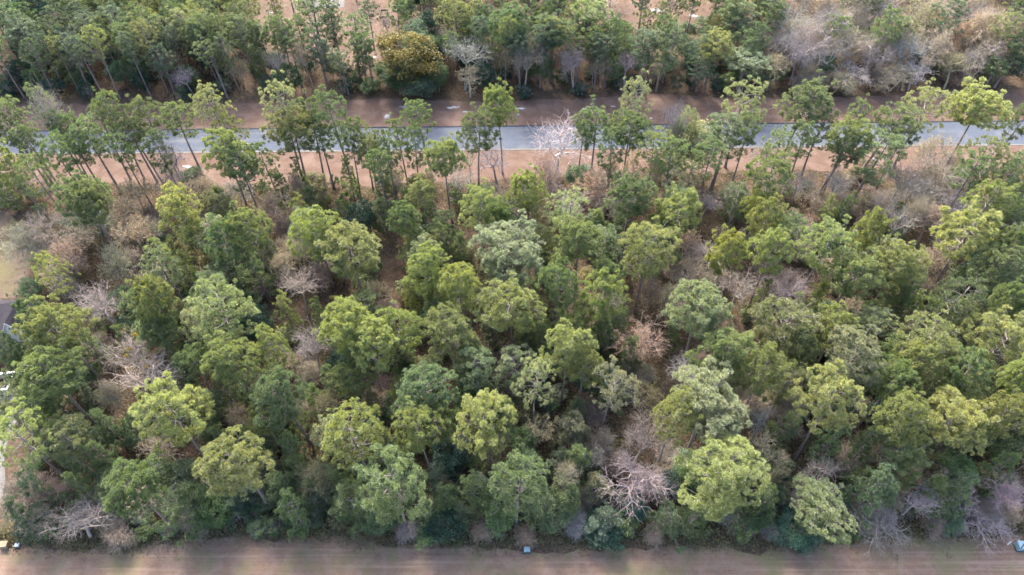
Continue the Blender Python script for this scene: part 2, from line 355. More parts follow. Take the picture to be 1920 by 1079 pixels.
    for k in range(dead):                                           # dead stubs under the crown
        z = h * rg.uniform(z0 - .18, z0 + .12); a = rg.uniform(0, 6.28); L = rg.uniform(.6, 2.4); b = tp(z)
        m1 = b + np.array([math.cos(a) * L * .6, math.sin(a) * L * .6, rg.uniform(-.1, .3)]); e = m1 + np.array([math.cos(a + .4) * L * .5, math.sin(a + .4) * L * .5, rg.uniform(-.1, .4)])
        V, F = path_tube([b, m1, e], [.05, .035, .012], 4); limb.add(V, F)
    return dict(kind='pine', h=h, d=2 * rad, meshes=[('trunk', trunk.mesh(name + '_trunk', True), 'pinebark'), ('branches', limb.mesh(name + '_branches', True), 'pinelimb'), ('crown', crown.mesh(name + '_crown'), 'needle')])

def skeleton(rg, h, rad, fork=.3, levels=5, up=.35, wig=.22, stems=1, nb=(3, 5)):
    """recursive bare branching; returns segment arrays and the tips"""
    S = []; tips = []
    def grow(p, d, L, r, lev):
        n = 4 if lev < 3 else 2; q = p.copy(); dd = d.copy()
        for i in range(n):
            dd = dd + rg.normal(0, wig, 3) * (1 if lev else .35) + np.array([0, 0, up * .12 * (1 if lev else 2)]); dd /= np.linalg.norm(dd)
            e = q + dd * L / n; rr0 = r * (1 - .45 * i / n); rr1 = r * (1 - .45 * (i + 1) / n); S.append((q, e, rr0, rr1))
            if lev and i and lev < levels and rg.random() < .75:
                side = np.cross(dd, unit(rg, 1)[0]); side /= np.linalg.norm(side); grow(e, dd * .55 + side * .9, L * rg.uniform(.35, .6), rr1 * .5, lev + 1 + (rg.random() < .3))
            q = e
        if lev >= levels: tips.append((q, dd)); return
        k = rg.integers(*nb) if lev else nb[1]
        a0 = rg.uniform(0, 6.28)
        for i in range(k):
            a = a0 + i * 6.283 / k + rg.uniform(-.5, .5); sp_ = rg.uniform(.45, 1.0) if lev else rg.uniform(.5, 1.05)
            _, A, B = frames(dd[None]); nd = dd * math.cos(sp_) + (A[0] * math.cos(a) + B[0] * math.sin(a)) * math.sin(sp_)
            grow(q, nd / np.linalg.norm(nd), L * rg.uniform(.58, .85) * (1 if lev else (1 - fork) * .8), r * rg.uniform(.5, .66), lev + 1)
    for s in range(stems):
        a = rg.uniform(0, 6.28) + s * 6.28 / stems; t = 0.08 if stems == 1 else .35
        grow(np.array([0, 0, -.2]), np.array([math.cos(a) * t, math.sin(a) * t, 1.]), h * fork, .022 * h / math.sqrt(stems), 0)
    P0 = np.array([s[0] for s in S]); P1 = np.array([s[1] for s in S]); A0 = np.array([s[2] for s in S]); A1 = np.array([s[3] for s in S])
    tp_, td = np.array([t[0] for t in tips]), np.array([t[1] for t in tips])
    zt, rt = np.percentile(P1[:, 2], 99), np.percentile(np.hypot(P1[:, 0], P1[:, 1]), 97)
    k = np.array([rad / rt, rad / rt, h * .97 / zt])
    return P0 * k, P1 * k, A0, A1, tp_ * k, td
def bare(seed, h=12.0, rad=4.0, leaf=0, twigs=3, name='bare', leafsize=.072, **kw):
    rg = np.random.default_rng(seed); P0, P1, A0, A1, tp_, td = skeleton(rg, h, rad, **kw)
    thick = A0 > .045; tr = Acc(); V, F = tubes(P0[thick], P1[thick], A0[thick], A1[thick], 6); tr.add(V, F)
    br = Acc(); V, F = tubes(P0[~thick], P1[~thick], np.maximum(A0[~thick], .017), np.maximum(A1[~thick], .011), 3); br.add(V, F)
    C = np.repeat(tp_, twigs, 0); D = np.repeat(td, twigs, 0) + unit(rg, len(C)) * .75; D /= np.linalg.norm(D, axis=1, keepdims=True)
    L = rg.uniform(.4, 1.0, (len(C), 1)); E = C + D * L
    V, F = tubes(C, E, np.full(len(C), .012), np.full(len(C), .006), 3); br.add(V, F)
    C2 = np.repeat(C + D * L * .5, 1, 0); D2 = np.repeat(D, 1, 0) + unit(rg, len(C2)) * .9; E2 = C2 + D2 * rg.uniform(.15, .5, (len(C2), 1))
    V, F = tubes(C2, E2, np.full(len(C2), .009), np.full(len(C2), .005), 3); br.add(V, F)
    ms = [('trunk', tr.mesh(name + '_trunk', True), 'greybark'), ('branches', br.mesh(name + '_branches', True), 'greybark')]
    if leaf:
        idx = rg.integers(0, len(E), leaf); f = rg.uniform(.0, 1.05, (leaf, 1)); clump = rg.uniform(0, 1, len(E))
        LC = C[idx] + (E[idx] - C[idx]) * f + rg.normal(0, .10, (leaf, 3)); keep = clump[idx] > .15
        V, F, T = leaves(rg, LC[keep], np.clip(clump[idx][keep] * .8 + rg.normal(0, .15, keep.sum()), 0, 1), leafsize); a = Acc(); a.add(V, F, T)
        ms.append(('crown', a.mesh(name + '_crown'), 'tanleaf'))
    return dict(kind='bare', h=h, d=2 * rad, meshes=ms)
def broadleaf(seed, h=10.0, rad=3.6, lobes=60, per=130, s=.13, low=.25, name='broad', mat='leaf', sprout=.9):
    rg = np.random.default_rng(seed); P0, P1, A0, A1, tp_, td = skeleton(rg, h * .9, rad * .85, fork=.22, levels=3, stems=1 if h > 6 else 3)
    tr = Acc(); V, F = tubes(P0, P1, np.maximum(A0 * .8, .014), np.maximum(A1 * .8, .01), 5); tr.add(V, F)
    cr = Acc(); zc = h * (low + (1 - low) * .5); hz = h * (1 - low) * .5
    for i in range(lobes):
        u = unit(rg, 1)[0]; u[2] = u[2] * .9 + .12; q = rg.uniform(.45, 1.0) ** .6
        c = np.array([u[0] * rad, u[1] * rad, zc + u[2] * hz]) * 1.0; c[:2] *= q * rg.uniform(.7, 1.05); c[2] = zc + (c[2] - zc) * q
        r = rad * rg.uniform(.16, .34); tn = rg.uniform(.1, .9); v = unit(rg, per); v[:, 2] = np.abs(v[:, 2]) * 1.1 - .35
        C = c + v * r * rg.uniform(.55, 1.08, (per, 1)); T = np.clip(tn * .7 + rg.normal(.1, .14, per), 0, 1)
        V, F, T = leaves(rg, C, T, s, sprout); cr.add(V, F, T)
    return dict(kind='broad', h=h, d=2 * rad, meshes=[('trunk', tr.mesh(name + '_trunk', True), 'pinelimb'), ('crown', cr.mesh(name + '_crown'), mat)])

P = {}
P['P'] = [pine(10 + i, 19, 4.1, .60 + .035 * (i % 3), 28 + 3 * (i % 3), 'dome', 1.0 + .12 * (i % 3), .42 + .05 * (i % 2), name='broad_pine') for i in range(12)]
P['S'] = [pine(30 + i, 19, 4.0, .60, 22, 'dome', .55, .42, 9, name='open_pine') for i in range(4)]
P['N'] = [pine(50 + i, 19, 2.9, .48 + .06 * (i % 3), 24, 'tall', .8, .42, 8, name='slender_pine') for i in range(6)]
P['Q'] = [pine(70 + i, 11, 2.9, .18, 40, 'cone', 1.35, .46, 2, name='young_pine') for i in range(6)]
P['B'] = [bare(90 + i, 12, 4.0, 0, 2, name='bare_tree', levels=4, nb=(2, 5), wig=.13, up=.5) for i in range(6)]
P['T'] = [bare(110 + i, 10, 3.8, 5600, 3, name='tan_tree', levels=3, nb=(3, 6), stems=1 + i % 2) for i in range(5)]
P['E'] = [broadleaf(130 + i, 10, 3.8, 75, 150, .13, .15, name='evergreen_tree') for i in range(4)]
P['s'] = [broadleaf(150 + i, 3.0, 1.9, 30, 90, .10, .02, name='green_shrub') for i in range(4)]
P['t'] = [bare(170 + i, 4.0, 2.2, 2600, 3, name='brown_shrub', leafsize=.062, levels=3, nb=(3, 6), stems=3, fork=.16) for i in range(4)]
def palm_shrub(seed):
    rg = np.random.default_rng(seed); cr = Acc(); tr = Acc(); tr.add(*path_tube([(0, 0, -.1), (.05, .02, .25), (.1, 0, .5)], [.16, .14, .1], 7))
    for i in range(16):
        a = i * 2.4; el = rg.uniform(.1, 1.2); L = rg.uniform(.8, 1.4); d = np.array([math.cos(a) * math.cos(el), math.sin(a) * math.cos(el), math.sin(el)])
        c = np.array([0.1, 0, .45]) + d * L; tr.add(*path_tube([(0.1, 0, .45), (c + np.array([.1, 0, .45])) / 2, c], [.02, .017, .012], 4))
        V, F, T = needles(rg, c[None], d[None], np.array([rg.uniform(.2, .8)]), 26, .75, .085, .85); cr.add(V, F, T)
    return dict(kind='palm', h=1.9, d=3.6, meshes=[('stem', tr.mesh('palmetto_stem', True), 'pinelimb'), ('crown', cr.mesh('palmetto_crown'), 'leaf')])
P['m'] = [palm_shrub(190 + i) for i in range(2)]

CC = {'g': (.135, .190, .080), 'y': (.205, .250, .092), 'Y': (.245, .280, .100), 'p': (.250, .280, .165), 'd': (.095, .138, .070), 'b': (.108, .160, .100), 'k': (.038, .076, .056),
      'o': (.165, .160, .080), 'O': (.175, .145, .050),
      'W': (.40, .375, .35), 'G': (.36, .33, .305), 'K': (.37, .32, .315), 'T': (.38, .325, .25), 'R': (.32, .245, .18), 'B': (.24, .185, .14), 'L': (.34, .31, .20)}
KINDS = {'P': ('pine_tree', 'pine tree'), 'S': ('pine_tree', 'pine tree'), 'N': ('slender_pine', 'pine tree'), 'Q': ('young_pine', 'young pine'), 'B': ('bare_tree', 'bare tree'),
         'T': ('dry_leaf_tree', 'hardwood tree'), 'E': ('evergreen_tree', 'evergreen tree'), 's': ('evergreen_shrub', 'shrub'), 't': ('brown_shrub', 'shrub'), 'm': ('palmetto', 'palmetto')}
GROUPS = {'pine_tree': 'tall pines of the woods', 'slender_pine': 'slender tall pines standing close together', 'young_pine': 'young pines under the canopy', 'bare_tree': 'leafless trees in the woods', 'dry_leaf_tree': 'hardwoods with sparse tan leaves',
          'evergreen_tree': 'broad-leaved evergreen trees', 'evergreen_shrub': 'green shrubs of the understory', 'brown_shrub': 'brown shrubs of the understory', 'palmetto': 'palmettos of the understory'}
ALL = []          # every placed plant, labelled at the end
count = {}
rnd = random.Random(11)
def place(kd, x, y, h, dia, col, label=None, jit=.12, lean=1.5):
    pr = P[kd][count.get(kd, 0) % len(P[kd])]; count[kd] = count.get(kd, 0) + 1
    name, cat = KINDS[kd]
    e = bpy.data.objects.new(name, None); e.empty_display_size = .5; COL.objects.link(e)
    e.location = (x, y, 0); e.rotation_euler = (R(rnd.gauss(0, lean)), R(rnd.gauss(0, lean)), rnd.uniform(0, 6.283))
    sxy, sz = dia / pr['d'], h / pr['h']; q_ = rnd.uniform(.88, 1.13); e.scale = (sxy * q_, sxy / q_, sz)
    j = rnd.gauss(1, jit); c = CC[col]; c = (c[0] * j * rnd.gauss(1, .05), c[1] * j, c[2] * j * rnd.gauss(1, .08), 1)
    for pn, me, mk in pr['meshes']:
        o = bpy.data.objects.new(pn, me); COL.objects.link(o); o.parent = e
        if not me.materials: me.materials.append(M[mk])
        if mk == 'greybark': o.color = c if kd == 'B' else (c[0] * .8 + .12, c[1] * .8 + .11, c[2] * .8 + .11, 1)
        else: o.color = c
    e['category'] = cat; e['group'] = GROUPS[name]
    ALL.append(dict(o=e, kd=kd, x=x, y=y, h=h, d=dia, col=col, label=label, name=name))
    return e
def edge_y(x):
    for (x0, y0), (x1, y1) in zip(le, le[1:]):
        if x0 <= x <= x1: return y0 + (y1 - y0) * (x - x0) / (x1 - x0)
    return 35
def poly_y(pts, x):
    for (x0, y0), (x1, y1) in zip(pts, pts[1:]):
        if x0 <= x <= x1: return y0 + (y1 - y0) * (x - x0) / (x1 - x0)
    return pts[-1][1]
CEN = {'P': .81, 'S': .81, 'N': .74, 'Q': .62, 'B': .66, 'T': .64, 'E': .60, 's': .5, 't': .55, 'm': .5}     # crown middle as a share of the height
def crown_at(px, py, wpx, kd, col, h=None, label=None, far=False):
    """stand a plant where its crown middle is seen in the photograph"""
    h0 = h or {'P': 19.5, 'S': 19.5, 'N': 18, 'Q': 11, 'B': 12, 'T': 9.5, 'E': 9, 's': 2.8, 't': 3.6, 'm': 1.8}[kd] * rnd.uniform(.94, 1.06)
    c = CEN[kd]; x, y = unproj(px, py, h0 * c)
    lo, hi = (poly_y(verge_far, x) + 1.2, 1e3) if far else (edge_y(x) + 1.6, poly_y(verge_near, x) + (1.5 if kd in 'PSN' else -1))
    if y < lo or y > hi:
        y = lo if y < lo else hi
        # height that keeps the crown at the same picture row
        a = math.atan2(sp + (py - 539.5) / FPX * cp, cp - (py - 539.5) / FPX * sp); zc = H - y * math.tan(a)
        zc = min(max(zc, 2.0), 24 * c); h0 = zc / c; u = (px - 960) / FPX; x = u * depth_at(0, y, zc)
    dia = wpx * (.94 if kd in 'PSNQ' else 1) * depth_at(x, y, h0 * c) / FPX
    return place(kd, x, y, h0, dia, col, label)

# ------------------------------------------------------------------ the trees one can tell apart, read from the photograph
PINES = '''403,183,75,S,p;525,190,75,S,p;92,215,50,N,g;125,245,68,P,g;170,262,68,N,g;208,220,46,N,g;240,238,58,N,g;282,225,58,N,g;335,232,58,N,g;15,222,80,S,g
430,245,60,S,y;420,285,85,P,y;545,238,105,P,Y;10,300,62,P,y;60,272,58,N,g;112,298,56,N,g;150,285,50,N,g;190,238,50,N,g;232,288,50,N,g;262,258,54,N,g;300,282,50,N,g;30,255,56,N,g;578,230,52,N,g;680,255,44,N,g;730,300,46,N,g;1570,285,56,N,g;1510,262,50,N,g;1690,262,54,N,g;1090,250,46,N,g;1150,285,54,N,g;1260,300,60,N,g;1400,262,56,N,g;1420,300,0,x,x;65,328,80,S,y;150,365,90,P,g;630,218,60,N,g;602,262,55,N,g;655,280,50,N,g;705,280,48,N,g;752,262,44,N,g;795,230,52,N,g;778,275,46,N,g
838,300,76,P,y;893,238,80,P,g;940,195,68,P,y;1118,250,62,N,g;1198,182,60,S,p;1180,245,88,P,g;1232,280,80,S,y;1360,262,90,N,g;1395,192,98,S,y;1505,188,95,P,g;1470,275,66,S,g;1540,238,60,N,g;1605,228,50,N,g;1590,262,72,P,y;1660,238,80,N,g;1645,292,86,N,g
1738,198,98,S,Y;1840,208,105,P,Y;1908,232,52,N,g;1860,295,95,S,y;1445,325,86,P,y;1328,300,60,N,g;500,300,50,N,g;460,325,60,N,g;655,330,50,Q,g;715,320,45,N,g
337,388,90,P,Y;473,428,82,P,y;413,450,68,P,g;590,418,98,P,y;657,478,118,P,y;902,392,82,P,y;990,360,74,P,y;1060,388,80,S,p;1180,372,94,P,g;1283,392,88,P,y;960,468,140,P,p;1090,450,82,P,y;1215,468,112,P,Y
803,505,82,P,y;862,535,84,P,Y;1450,408,64,P,y;1447,468,86,P,y;1355,483,66,P,Y;1547,460,105,P,y;1600,508,100,P,y;1683,492,98,P,y;1823,432,112,P,Y;1547,397,45,Q,y;1582,393,50,Q,g;1625,432,60,P,y
1313,585,112,P,p;1465,612,130,P,Y;1365,662,112,P,y;1613,668,105,P,p;1870,640,135,P,Y;1752,645,118,S,y;1527,560,60,Q,y;1690,557,50,Q,Y;1640,590,80,Q,g;1787,550,88,S,g;1880,500,88,P,g;1890,560,70,P,g;1423,557,46,Q,y;1580,613,60,Q,g;1860,378,84,P,y;1905,402,50,N,g;1905,460,60,P,g
960,575,118,P,Y;1132,548,86,P,y;1045,532,72,P,g;650,600,100,P,Y;752,608,88,P,y;843,615,106,P,y;687,655,92,P,Y;1060,655,96,P,Y;805,728,112,P,g;1003,712,84,S,p;1143,712,92,S,p;1117,627,58,Q,g;1262,610,46,Q,g;770,557,50,Q,Y
97,510,66,S,Y;303,565,76,P,y;413,595,130,P,y;533,583,58,Q,Y;104,612,114,P,Y;92,700,108,P,y;72,588,62,P,b;12,662,44,P,b;443,682,98,P,y;503,648,64,P,y;540,738,98,P,g;333,680,46,Q,g;310,625,78,Q,g;310,480,78,Q,y;433,510,108,Q,g;157,377,84,P,g
332,782,130,P,Y;443,858,132,P,y;30,812,100,S,Y;247,908,110,P,g;345,948,116,Q,g;547,848,76,Q,g;550,952,86,Q,g;150,912,62,Q,g;75,918,80,Q,b;45,965,72,Q,b;660,812,118,P,y;912,795,118,P,Y;795,812,92,P,y;735,905,138,P,g
970,897,116,P,g;890,918,94,Q,g;1080,805,106,Q,o;660,942,100,Q,g;830,932,72,Q,g;1253,975,92,Q,g;1083,868,84,Q,g;1130,985,108,Q,b;1328,765,140,P,p;1268,780,90,P,y;1363,880,156,P,y;1540,960,116,P,y;1440,935,80,Q,g;1300,965,72,Q,g
1560,755,120,P,Y;1700,790,100,P,Y;1790,785,112,P,Y;1888,775,82,P,y;1640,905,120,Q,g;1617,840,70,Q,g;1795,930,108,Q,g;1745,925,60,Q,g;1550,830,80,Q,g;1870,875,72,Q,g;1700,870,80,Q,y;1480,800,70,Q,g;1670,720,80,P,g
560,660,0,x,x;600,560,0,x,x;720,400,70,Q,g;765,385,60,Q,g;830,430,88,Q,g;790,462,82,Q,g;700,565,0,x,x;870,470,60,Q,g;1030,470,60,Q,y;1140,470,50,Q,g;880,670,70,Q,g;1160,610,60,Q,g;1180,660,60,Q,g;940,640,0,x,x;395,770,70,Q,g;420,730,60,Q,g
240,860,0,x,x;200,800,70,Q,g;620,720,60,Q,g;700,760,60,Q,o;600,830,60,Q,o;480,510,80,Q,g;500,470,60,Q,g;380,540,50,Q,g;1720,680,80,P,y;1810,700,80,P,g;1740,590,70,Q,g;1830,590,70,Q,g;1530,620,70,Q,g;1430,700,90,P,y;1500,680,80,Q,y;1560,700,60,Q,g;1910,700,70,P,y;1330,540,0,x,x
1400,450,40,Q,g;1010,590,50,Q,g;1085,590,50,Q,g;1010,640,60,Q,g;750,660,60,Q,g;600,600,50,Q,g;560,790,60,Q,g;490,760,60,Q,g;1250,480,0,x,x;1890,330,60,N,g;1820,330,60,N,g;1720,310,0,x,x;560,330,45,Q,g;240,640,60,Q,g;170,650,60,Q,g;40,740,50,Q,g'''
for tok in PINES.replace('\n', ';').split(';'):
    a = tok.split(',')
    if a[3] == 'x': continue
    crown_at(float(a[0]), float(a[1]), float(a[2]), a[3], a[4])
OTHERS = [
 (1045, 268, 110, 'B', 'W', 11, 'large white leafless tree standing in front of the road'),
 (1650, 388, 46, 'B', 'W', 11, 'narrow bright white leafless tree, upper one of a pair amid pines'),
 (1677, 425, 58, 'B', 'W', 11, 'bright white leafless tree, lower one of a pair amid pines'),
 (1196, 832, 80, 'B', 'K', 14, 'pinkish grey leafless tree forming the upper lobe beside pale pines'),
 (1210, 895, 120, 'B', 'K', 12, 'wide pinkish grey leafless tree spreading above the lawn edge shrubs'),
 (192, 572, 88, 'B', 'K', 11, 'round pinkish leafless tree beside the sunlit pine by the house'),
 (245, 665, 78, 'B', 'W', 13, 'pale leafless tree hung with small yellow mistletoe clumps'),
 (270, 715, 110, 'B', 'W', 12, 'wide pale leafless tree with one mistletoe clump, above bright round pine'),
 (560, 545, 70, 'B', 'G', 10, None), (585, 655, 66, 'B', 'K', 10, None), (98, 160, 62, 'B', 'G', 12, 'grey leafless tree against the dark woods beyond the road'),
 (142, 985, 104, 'B', 'G', 8, 'bushy grey leafless tree at the left end of the lawn edge'),
 (1282, 700, 66, 'B', 'W', 9, None), (1382, 545, 78, 'B', 'G', 9, None), (1482, 548, 72, 'B', 'K', 9, None), (1765, 330, 100, 'B', 'K', 10, None), (1690, 345, 90, 'B', 'G', 10, None),
 (1562, 342, 62, 'B', 'W', 9, None), (1500, 345, 60, 'B', 'G', 9, None), (1540, 895, 72, 'B', 'K', 9, None), (1655, 985, 110, 'B', 'K', 7, None), (1720, 940, 64, 'B', 'K', 8, None),
 (1845, 975, 96, 'B', 'K', 7, None), (1893, 925, 76, 'B', 'K', 9, None), (1785, 385, 66, 'B', 'K', 10, None), (1440, 290, 60, 'B', 'G', 9, None), (860, 345, 60, 'B', 'K', 8, None),
 (310, 340, 70, 'B', 'K', 8, None), (325, 300, 60, 'B', 'K', 9, None), (1265, 240, 46, 'B', 'G', 9, None), (930, 300, 70, 'B', 'K', 7, None), (880, 300, 40, 'B', 'G', 7, None),
 (230, 400, 70, 'T', 'R', None, None), (50, 445, 100, 'T', 'L', None, 'spreading olive-tan tree at the edge of the yard grass'), (112, 440, 110, 'T', 'T', None, None),
 (165, 425, 84, 'T', 'p', None, 'pale grey-green sparse tree beside the olive-tan oaks by the yard'), (515, 392, 84, 'T', 'R', None, None), (370, 365, 74, 'T', 'R', None, None), (120, 480, 80, 'T', 'R', None, None),
 (250, 440, 70, 'T', 'T', None, None), (220, 490, 66, 'T', 'L', None, None), (250, 365, 60, 'T', 'L', None, None), (1215, 640, 112, 'T', 'R', None, 'wide orange-tan sparse tree beside pale leafless branches'),
 (1245, 560, 90, 'T', 'L', None, None), (1290, 520, 70, 'T', 'T', None, None), (1030, 330, 70, 'T', 'R', None, None), (1110, 350, 80, 'T', 'R', None, None), (1140, 330, 60, 'T', 'T', None, None),
 (1240, 330, 60, 'T', 'T', None, None), (1530, 385, 60, 'T', 'R', None, None), (1720, 370, 80, 'T', 'T', None, None), (1740, 345, 80, 'T', 'R', None, None), (1745, 420, 74, 'T', 'R', None, None),
 (1712, 405, 60, 'T', 'T', None, None), (1750, 290, 70, 'T', 'T', None, None), (1745, 500, 66, 'T', 'R', None, None), (1690, 630, 56, 'T', 'L', None, None), (620, 770, 60, 'T', 'o', None, None),
 (610, 900, 90, 'T', 'o', None, None), (700, 850, 60, 'T', 'o', None, None), (1060, 900, 60, 'T', 'L', None, None), (1210, 750, 70, 'T', 'o', None, None), (1470, 740, 80, 'T', 'L', None, None),
 (1390, 750, 60, 'T', 'L', None, None), (1430, 850, 70, 'T', 'L', None, None), (1290, 460, 50, 'T', 'R', None, None), (560, 480, 60, 'T', 'L', None, None), (530, 510, 60, 'T', 'T', None, None), (210, 740, 50, 'T', 'L', None, None),
 (740, 345, 40, 'T', 'T', None, None), (950, 720, 60, 'T', 'B', None, None), (310, 850, 70, 'T', 'B', None, None), (1320, 820, 1, 'x', 'x', None, None),
 (676, 410, 62, 'E', 'k', 10, 'dark glossy evergreen behind the olive pines by the leaf-strewn gap'), (690, 470, 46, 'E', 'k', 8, None),
 (478, 605, 76, 'E', 'k', 9, 'dark blue-green evergreen right of a wide grey-green pine'), (632, 690, 50, 'E', 'k', 8, None), (1095, 705, 60, 'E', 'k', 8, None), (1845, 480, 90, 'E', 'k', 9, None),
 (850, 850, 90, 'E', 'k', 6, None), (1490, 1000, 90, 'E', 'k', 6, None), (1265, 910, 60, 'E', 'k', 5, None), (830, 980, 80, 'E', 'k', 6, None), (710, 975, 70, 'E', 'd', 6, None), (1130, 1000, 90, 'E', 'k', 6, None),
 (1040, 960, 70, 'E', 'd', 6, None), (560, 900, 50, 'E', 'd', 7, None), (400, 960, 70, 'E', 'd', 7, None), (450, 930, 60, 'E', 'k', 6, None), (1540, 960, 60, 'E', 'd', 5, None), (1780, 985, 60, 'E', 'd', 5, None),
 (330, 610, 50, 'E', 'd', 7, None), (270, 780, 60, 'E', 'd', 6, None), (500, 820, 60, 'E', 'd', 8, None), (1090, 330, 60, 'E', 'd', 5, None), (1250, 310, 40, 'E', 'd', 5, None), (360, 335, 50, 'E', 'd', 6, None),
 (1310, 270, 90, 'E', 'p', 10, 'pale grey-green feathery tree leaning over the near road edge'), (1285, 255, 60, 'E', 'p', 11, None), (590, 345, 60, 'E', 'o', 5, None), (1410, 250, 0, 'x', 'x', None, None),
 (740, 770, 60, 'E', 'd', 7, None), (230, 560, 60, 'E', 'd', 6, None), (150, 700, 70, 'E', 'd', 7, None), (210, 930, 60, 'E', 'd', 7, None), (1190, 955, 50, 'E', 'k', 5, None), (1880, 840, 60, 'E', 'd', 7, None),
 (1650, 780, 60, 'E', 'k', 7, None), (1800, 640, 1, 'x', 'x', None, None), (980, 830, 60, 'E', 'd', 7, None), (760, 700, 50, 'E', 'd', 6, None), (930, 720, 60, 'E', 'd', 6, None)]
MIST = []; KEEP = []; TRUNKS = []
for t in ALL:
    if t['kd'] in 'PSN':
        for f in (.15, .38, .58): TRUNKS.append(proj(t['x'], t['y'], t['h'] * f))
for (px, py, wp, kd, col, h, lab) in OTHERS:
    if kd == 'x': continue
    if kd == 'B' or lab: KEEP.append((px, py, wp)); wp *= 1.12 if kd == 'B' else 1
    e = crown_at(px, py, wp, kd, col, h, lab)
    if lab and 'mistletoe' in lab: MIST.append(e)
# ---- the woods beyond the road
FAR = [(345, 40, 62, 'S', 'p', 17), (590, 22, 80, 'N', 'g', 20), (660, 62, 60, 'N', 'g', 16), (690, 95, 46, 'N', 'g', 14), (625, 55, 46, 'N', 'g', 15), (855, 22, 72, 'P', 'y', 17), (955, 42, 88, 'P', 'g', 18), (1035, 62, 80, 'P', 'g', 16),
 (1115, 35, 92, 'P', 'y', 18), (1140, 90, 56, 'N', 'g', 14), (1215, 90, 56, 'N', 'g', 15), (1258, 72, 58, 'N', 'g', 16), (1240, 120, 50, 'N', 'g', 12), (1340, 85, 68, 'P', 'y', 15), (1400, 115, 80, 'N', 'g', 13), (1385, 35, 66, 'N', 'g', 17),
 (1315, 130, 50, 'N', 'b', 12), (1675, 55, 62, 'N', 'y', 15), (1775, 28, 64, 'N', 'b', 17), (1888, 55, 60, 'N', 'y', 16), (1905, 100, 60, 'N', 'g', 14), (1868, 125, 50, 'N', 'g', 12), (1880, 165, 0, 'x', '', 0),
 (15, 48, 64, 'N', 'g', 17), (45, 75, 60, 'N', 'b', 16), (105, 45, 50, 'N', 'b', 17), (130, 95, 50, 'N', 'b', 15), (165, 60, 52, 'N', 'b', 16), (215, 42, 56, 'N', 'b', 17), (240, 75, 54, 'N', 'g', 16), (290, 60, 50, 'N', 'g', 16), (300, 110, 50, 'N', 'b', 13),
 (385, 62, 56, 'N', 'g', 17), (400, 110, 50, 'N', 'g', 14), (450, 60, 54, 'N', 'g', 16), (510, 62, 50, 'N', 'g', 16), (545, 85, 50, 'N', 'g', 15), (600, 100, 46, 'N', 'b', 13), (640, 115, 42, 'N', 'g', 12),
 (770, 105, 118, 'E', 'O', 15, 'broad ochre and olive leafy tree at the far wood edge'), (745, 140, 70, 'E', 'd', 9), (790, 160, 70, 'E', 'b', 8), (730, 90, 50, 'E', 'o', 12),
 (868, 110, 84, 'B', 'W', 13), (880, 150, 70, 'T', 'L', 9), (985, 120, 72, 'B', 'G', 12), (1080, 125, 70, 'T', 'K', 11), (1175, 125, 44, 'B', 'K', 10), (1010, 90, 60, 'B', 'G', 13), (930, 100, 50, 'T', 'G', 11), (1085, 95, 54, 'T', 'R', 11), (1130, 130, 50, 'T', 'T', 8),
 (1480, 50, 92, 'B', 'W', 15), (1520, 80, 92, 'B', 'W', 15), (1560, 55, 90, 'B', 'W', 15), (1500, 105, 70, 'B', 'W', 12), (1590, 95, 80, 'T', 'T', 13), (1600, 140, 80, 'B', 'W', 10), (1570, 150, 60, 'T', 'L', 8), (1640, 105, 70, 'T', 'K', 11),
 (1690, 95, 80, 'B', 'G', 12), (1680, 145, 84, 'T', 'T', 9), (1720, 135, 70, 'B', 'W', 10), (1750, 90, 80, 'T', 'T', 12), (1790, 130, 70, 'T', 'L', 9), (1820, 55, 90, 'T', 'T', 14), (1850, 100, 60, 'T', 'G', 11), (1640, 25, 84, 'B', 'K', 15),
 (1600, 30, 80, 'T', 'T', 14), (1720, 40, 76, 'T', 'L', 14), (1450, 130, 60, 'T', 'L', 9), (1460, 90, 54, 'B', 'G', 12), (1540, 120, 60, 'E', 'd', 8), (1350, 150, 0, 'x', '', 0), (1550, 30, 60, 'T', 'T', 14), (1260, 30, 0, 'x', '', 0),
 (520, 125, 50, 'B', 'G', 9), (310, 130, 46, 'B', 'G', 9), (350, 145, 50, 'B', 'G', 8), (180, 30, 60, 'E', 'd', 14), (60, 15, 90, 'E', 'k', 14), (320, 12, 60, 'E', 'k', 12), (900, 45, 50, 'E', 'd', 14), (800, 60, 60, 'E', 'k', 12), (820, 90, 50, 'E', 'd', 10), (1160, 60, 50, 'E', 'd', 11)]
for r in FAR:
    if r[3] == 'x': continue
    crown_at(r[0], r[1], r[2], r[3], r[4], r[5], r[6] if len(r) > 6 else None, far=True)

BROWN = [(120, 430, 120), (250, 400, 100), (520, 380, 80), (370, 370, 60), (250, 480, 80), (150, 500, 80), (1240, 640, 110), (1380, 560, 90), (1240, 560, 80), (1030, 340, 75), (1130, 350, 75), (1520, 360, 100), (1700, 340, 150), (1720, 420, 100),
         (1480, 540, 90), (560, 540, 80), (600, 660, 60), (1200, 870, 90), (1650, 970, 120), (1850, 960, 100), (1540, 890, 70), (1500, 50, 150), (1600, 110, 120), (1750, 110, 150), (140, 980, 90), (880, 120, 60), (1080, 130, 60), (980, 110, 60),
         (430, 320, 50), (600, 750, 50), (250, 700, 80), (1430, 800, 80), (1330, 450, 60), (900, 320, 60), (700, 760, 40), (1120, 800, 60)]
def brown(px, py): return any((px - a) ** 2 + (py - b) ** 2 < r * r for a, b, r in BROWN)
def gap(px, py):
    return (abs(px - 738 - (py - 490) * .05) < 26 and 420 < py < 575) or (px < 62 and 395 < py < 575) or (px < 62 and 560 < py < 1000 and px < 62 - max(0, py - 800) * .12) or (px < 48 and 995 < py < 1060) or (px > 1880 and 1000 < py < 1060) or (180 < px < 215 and 480 < py < 505)
pts = []
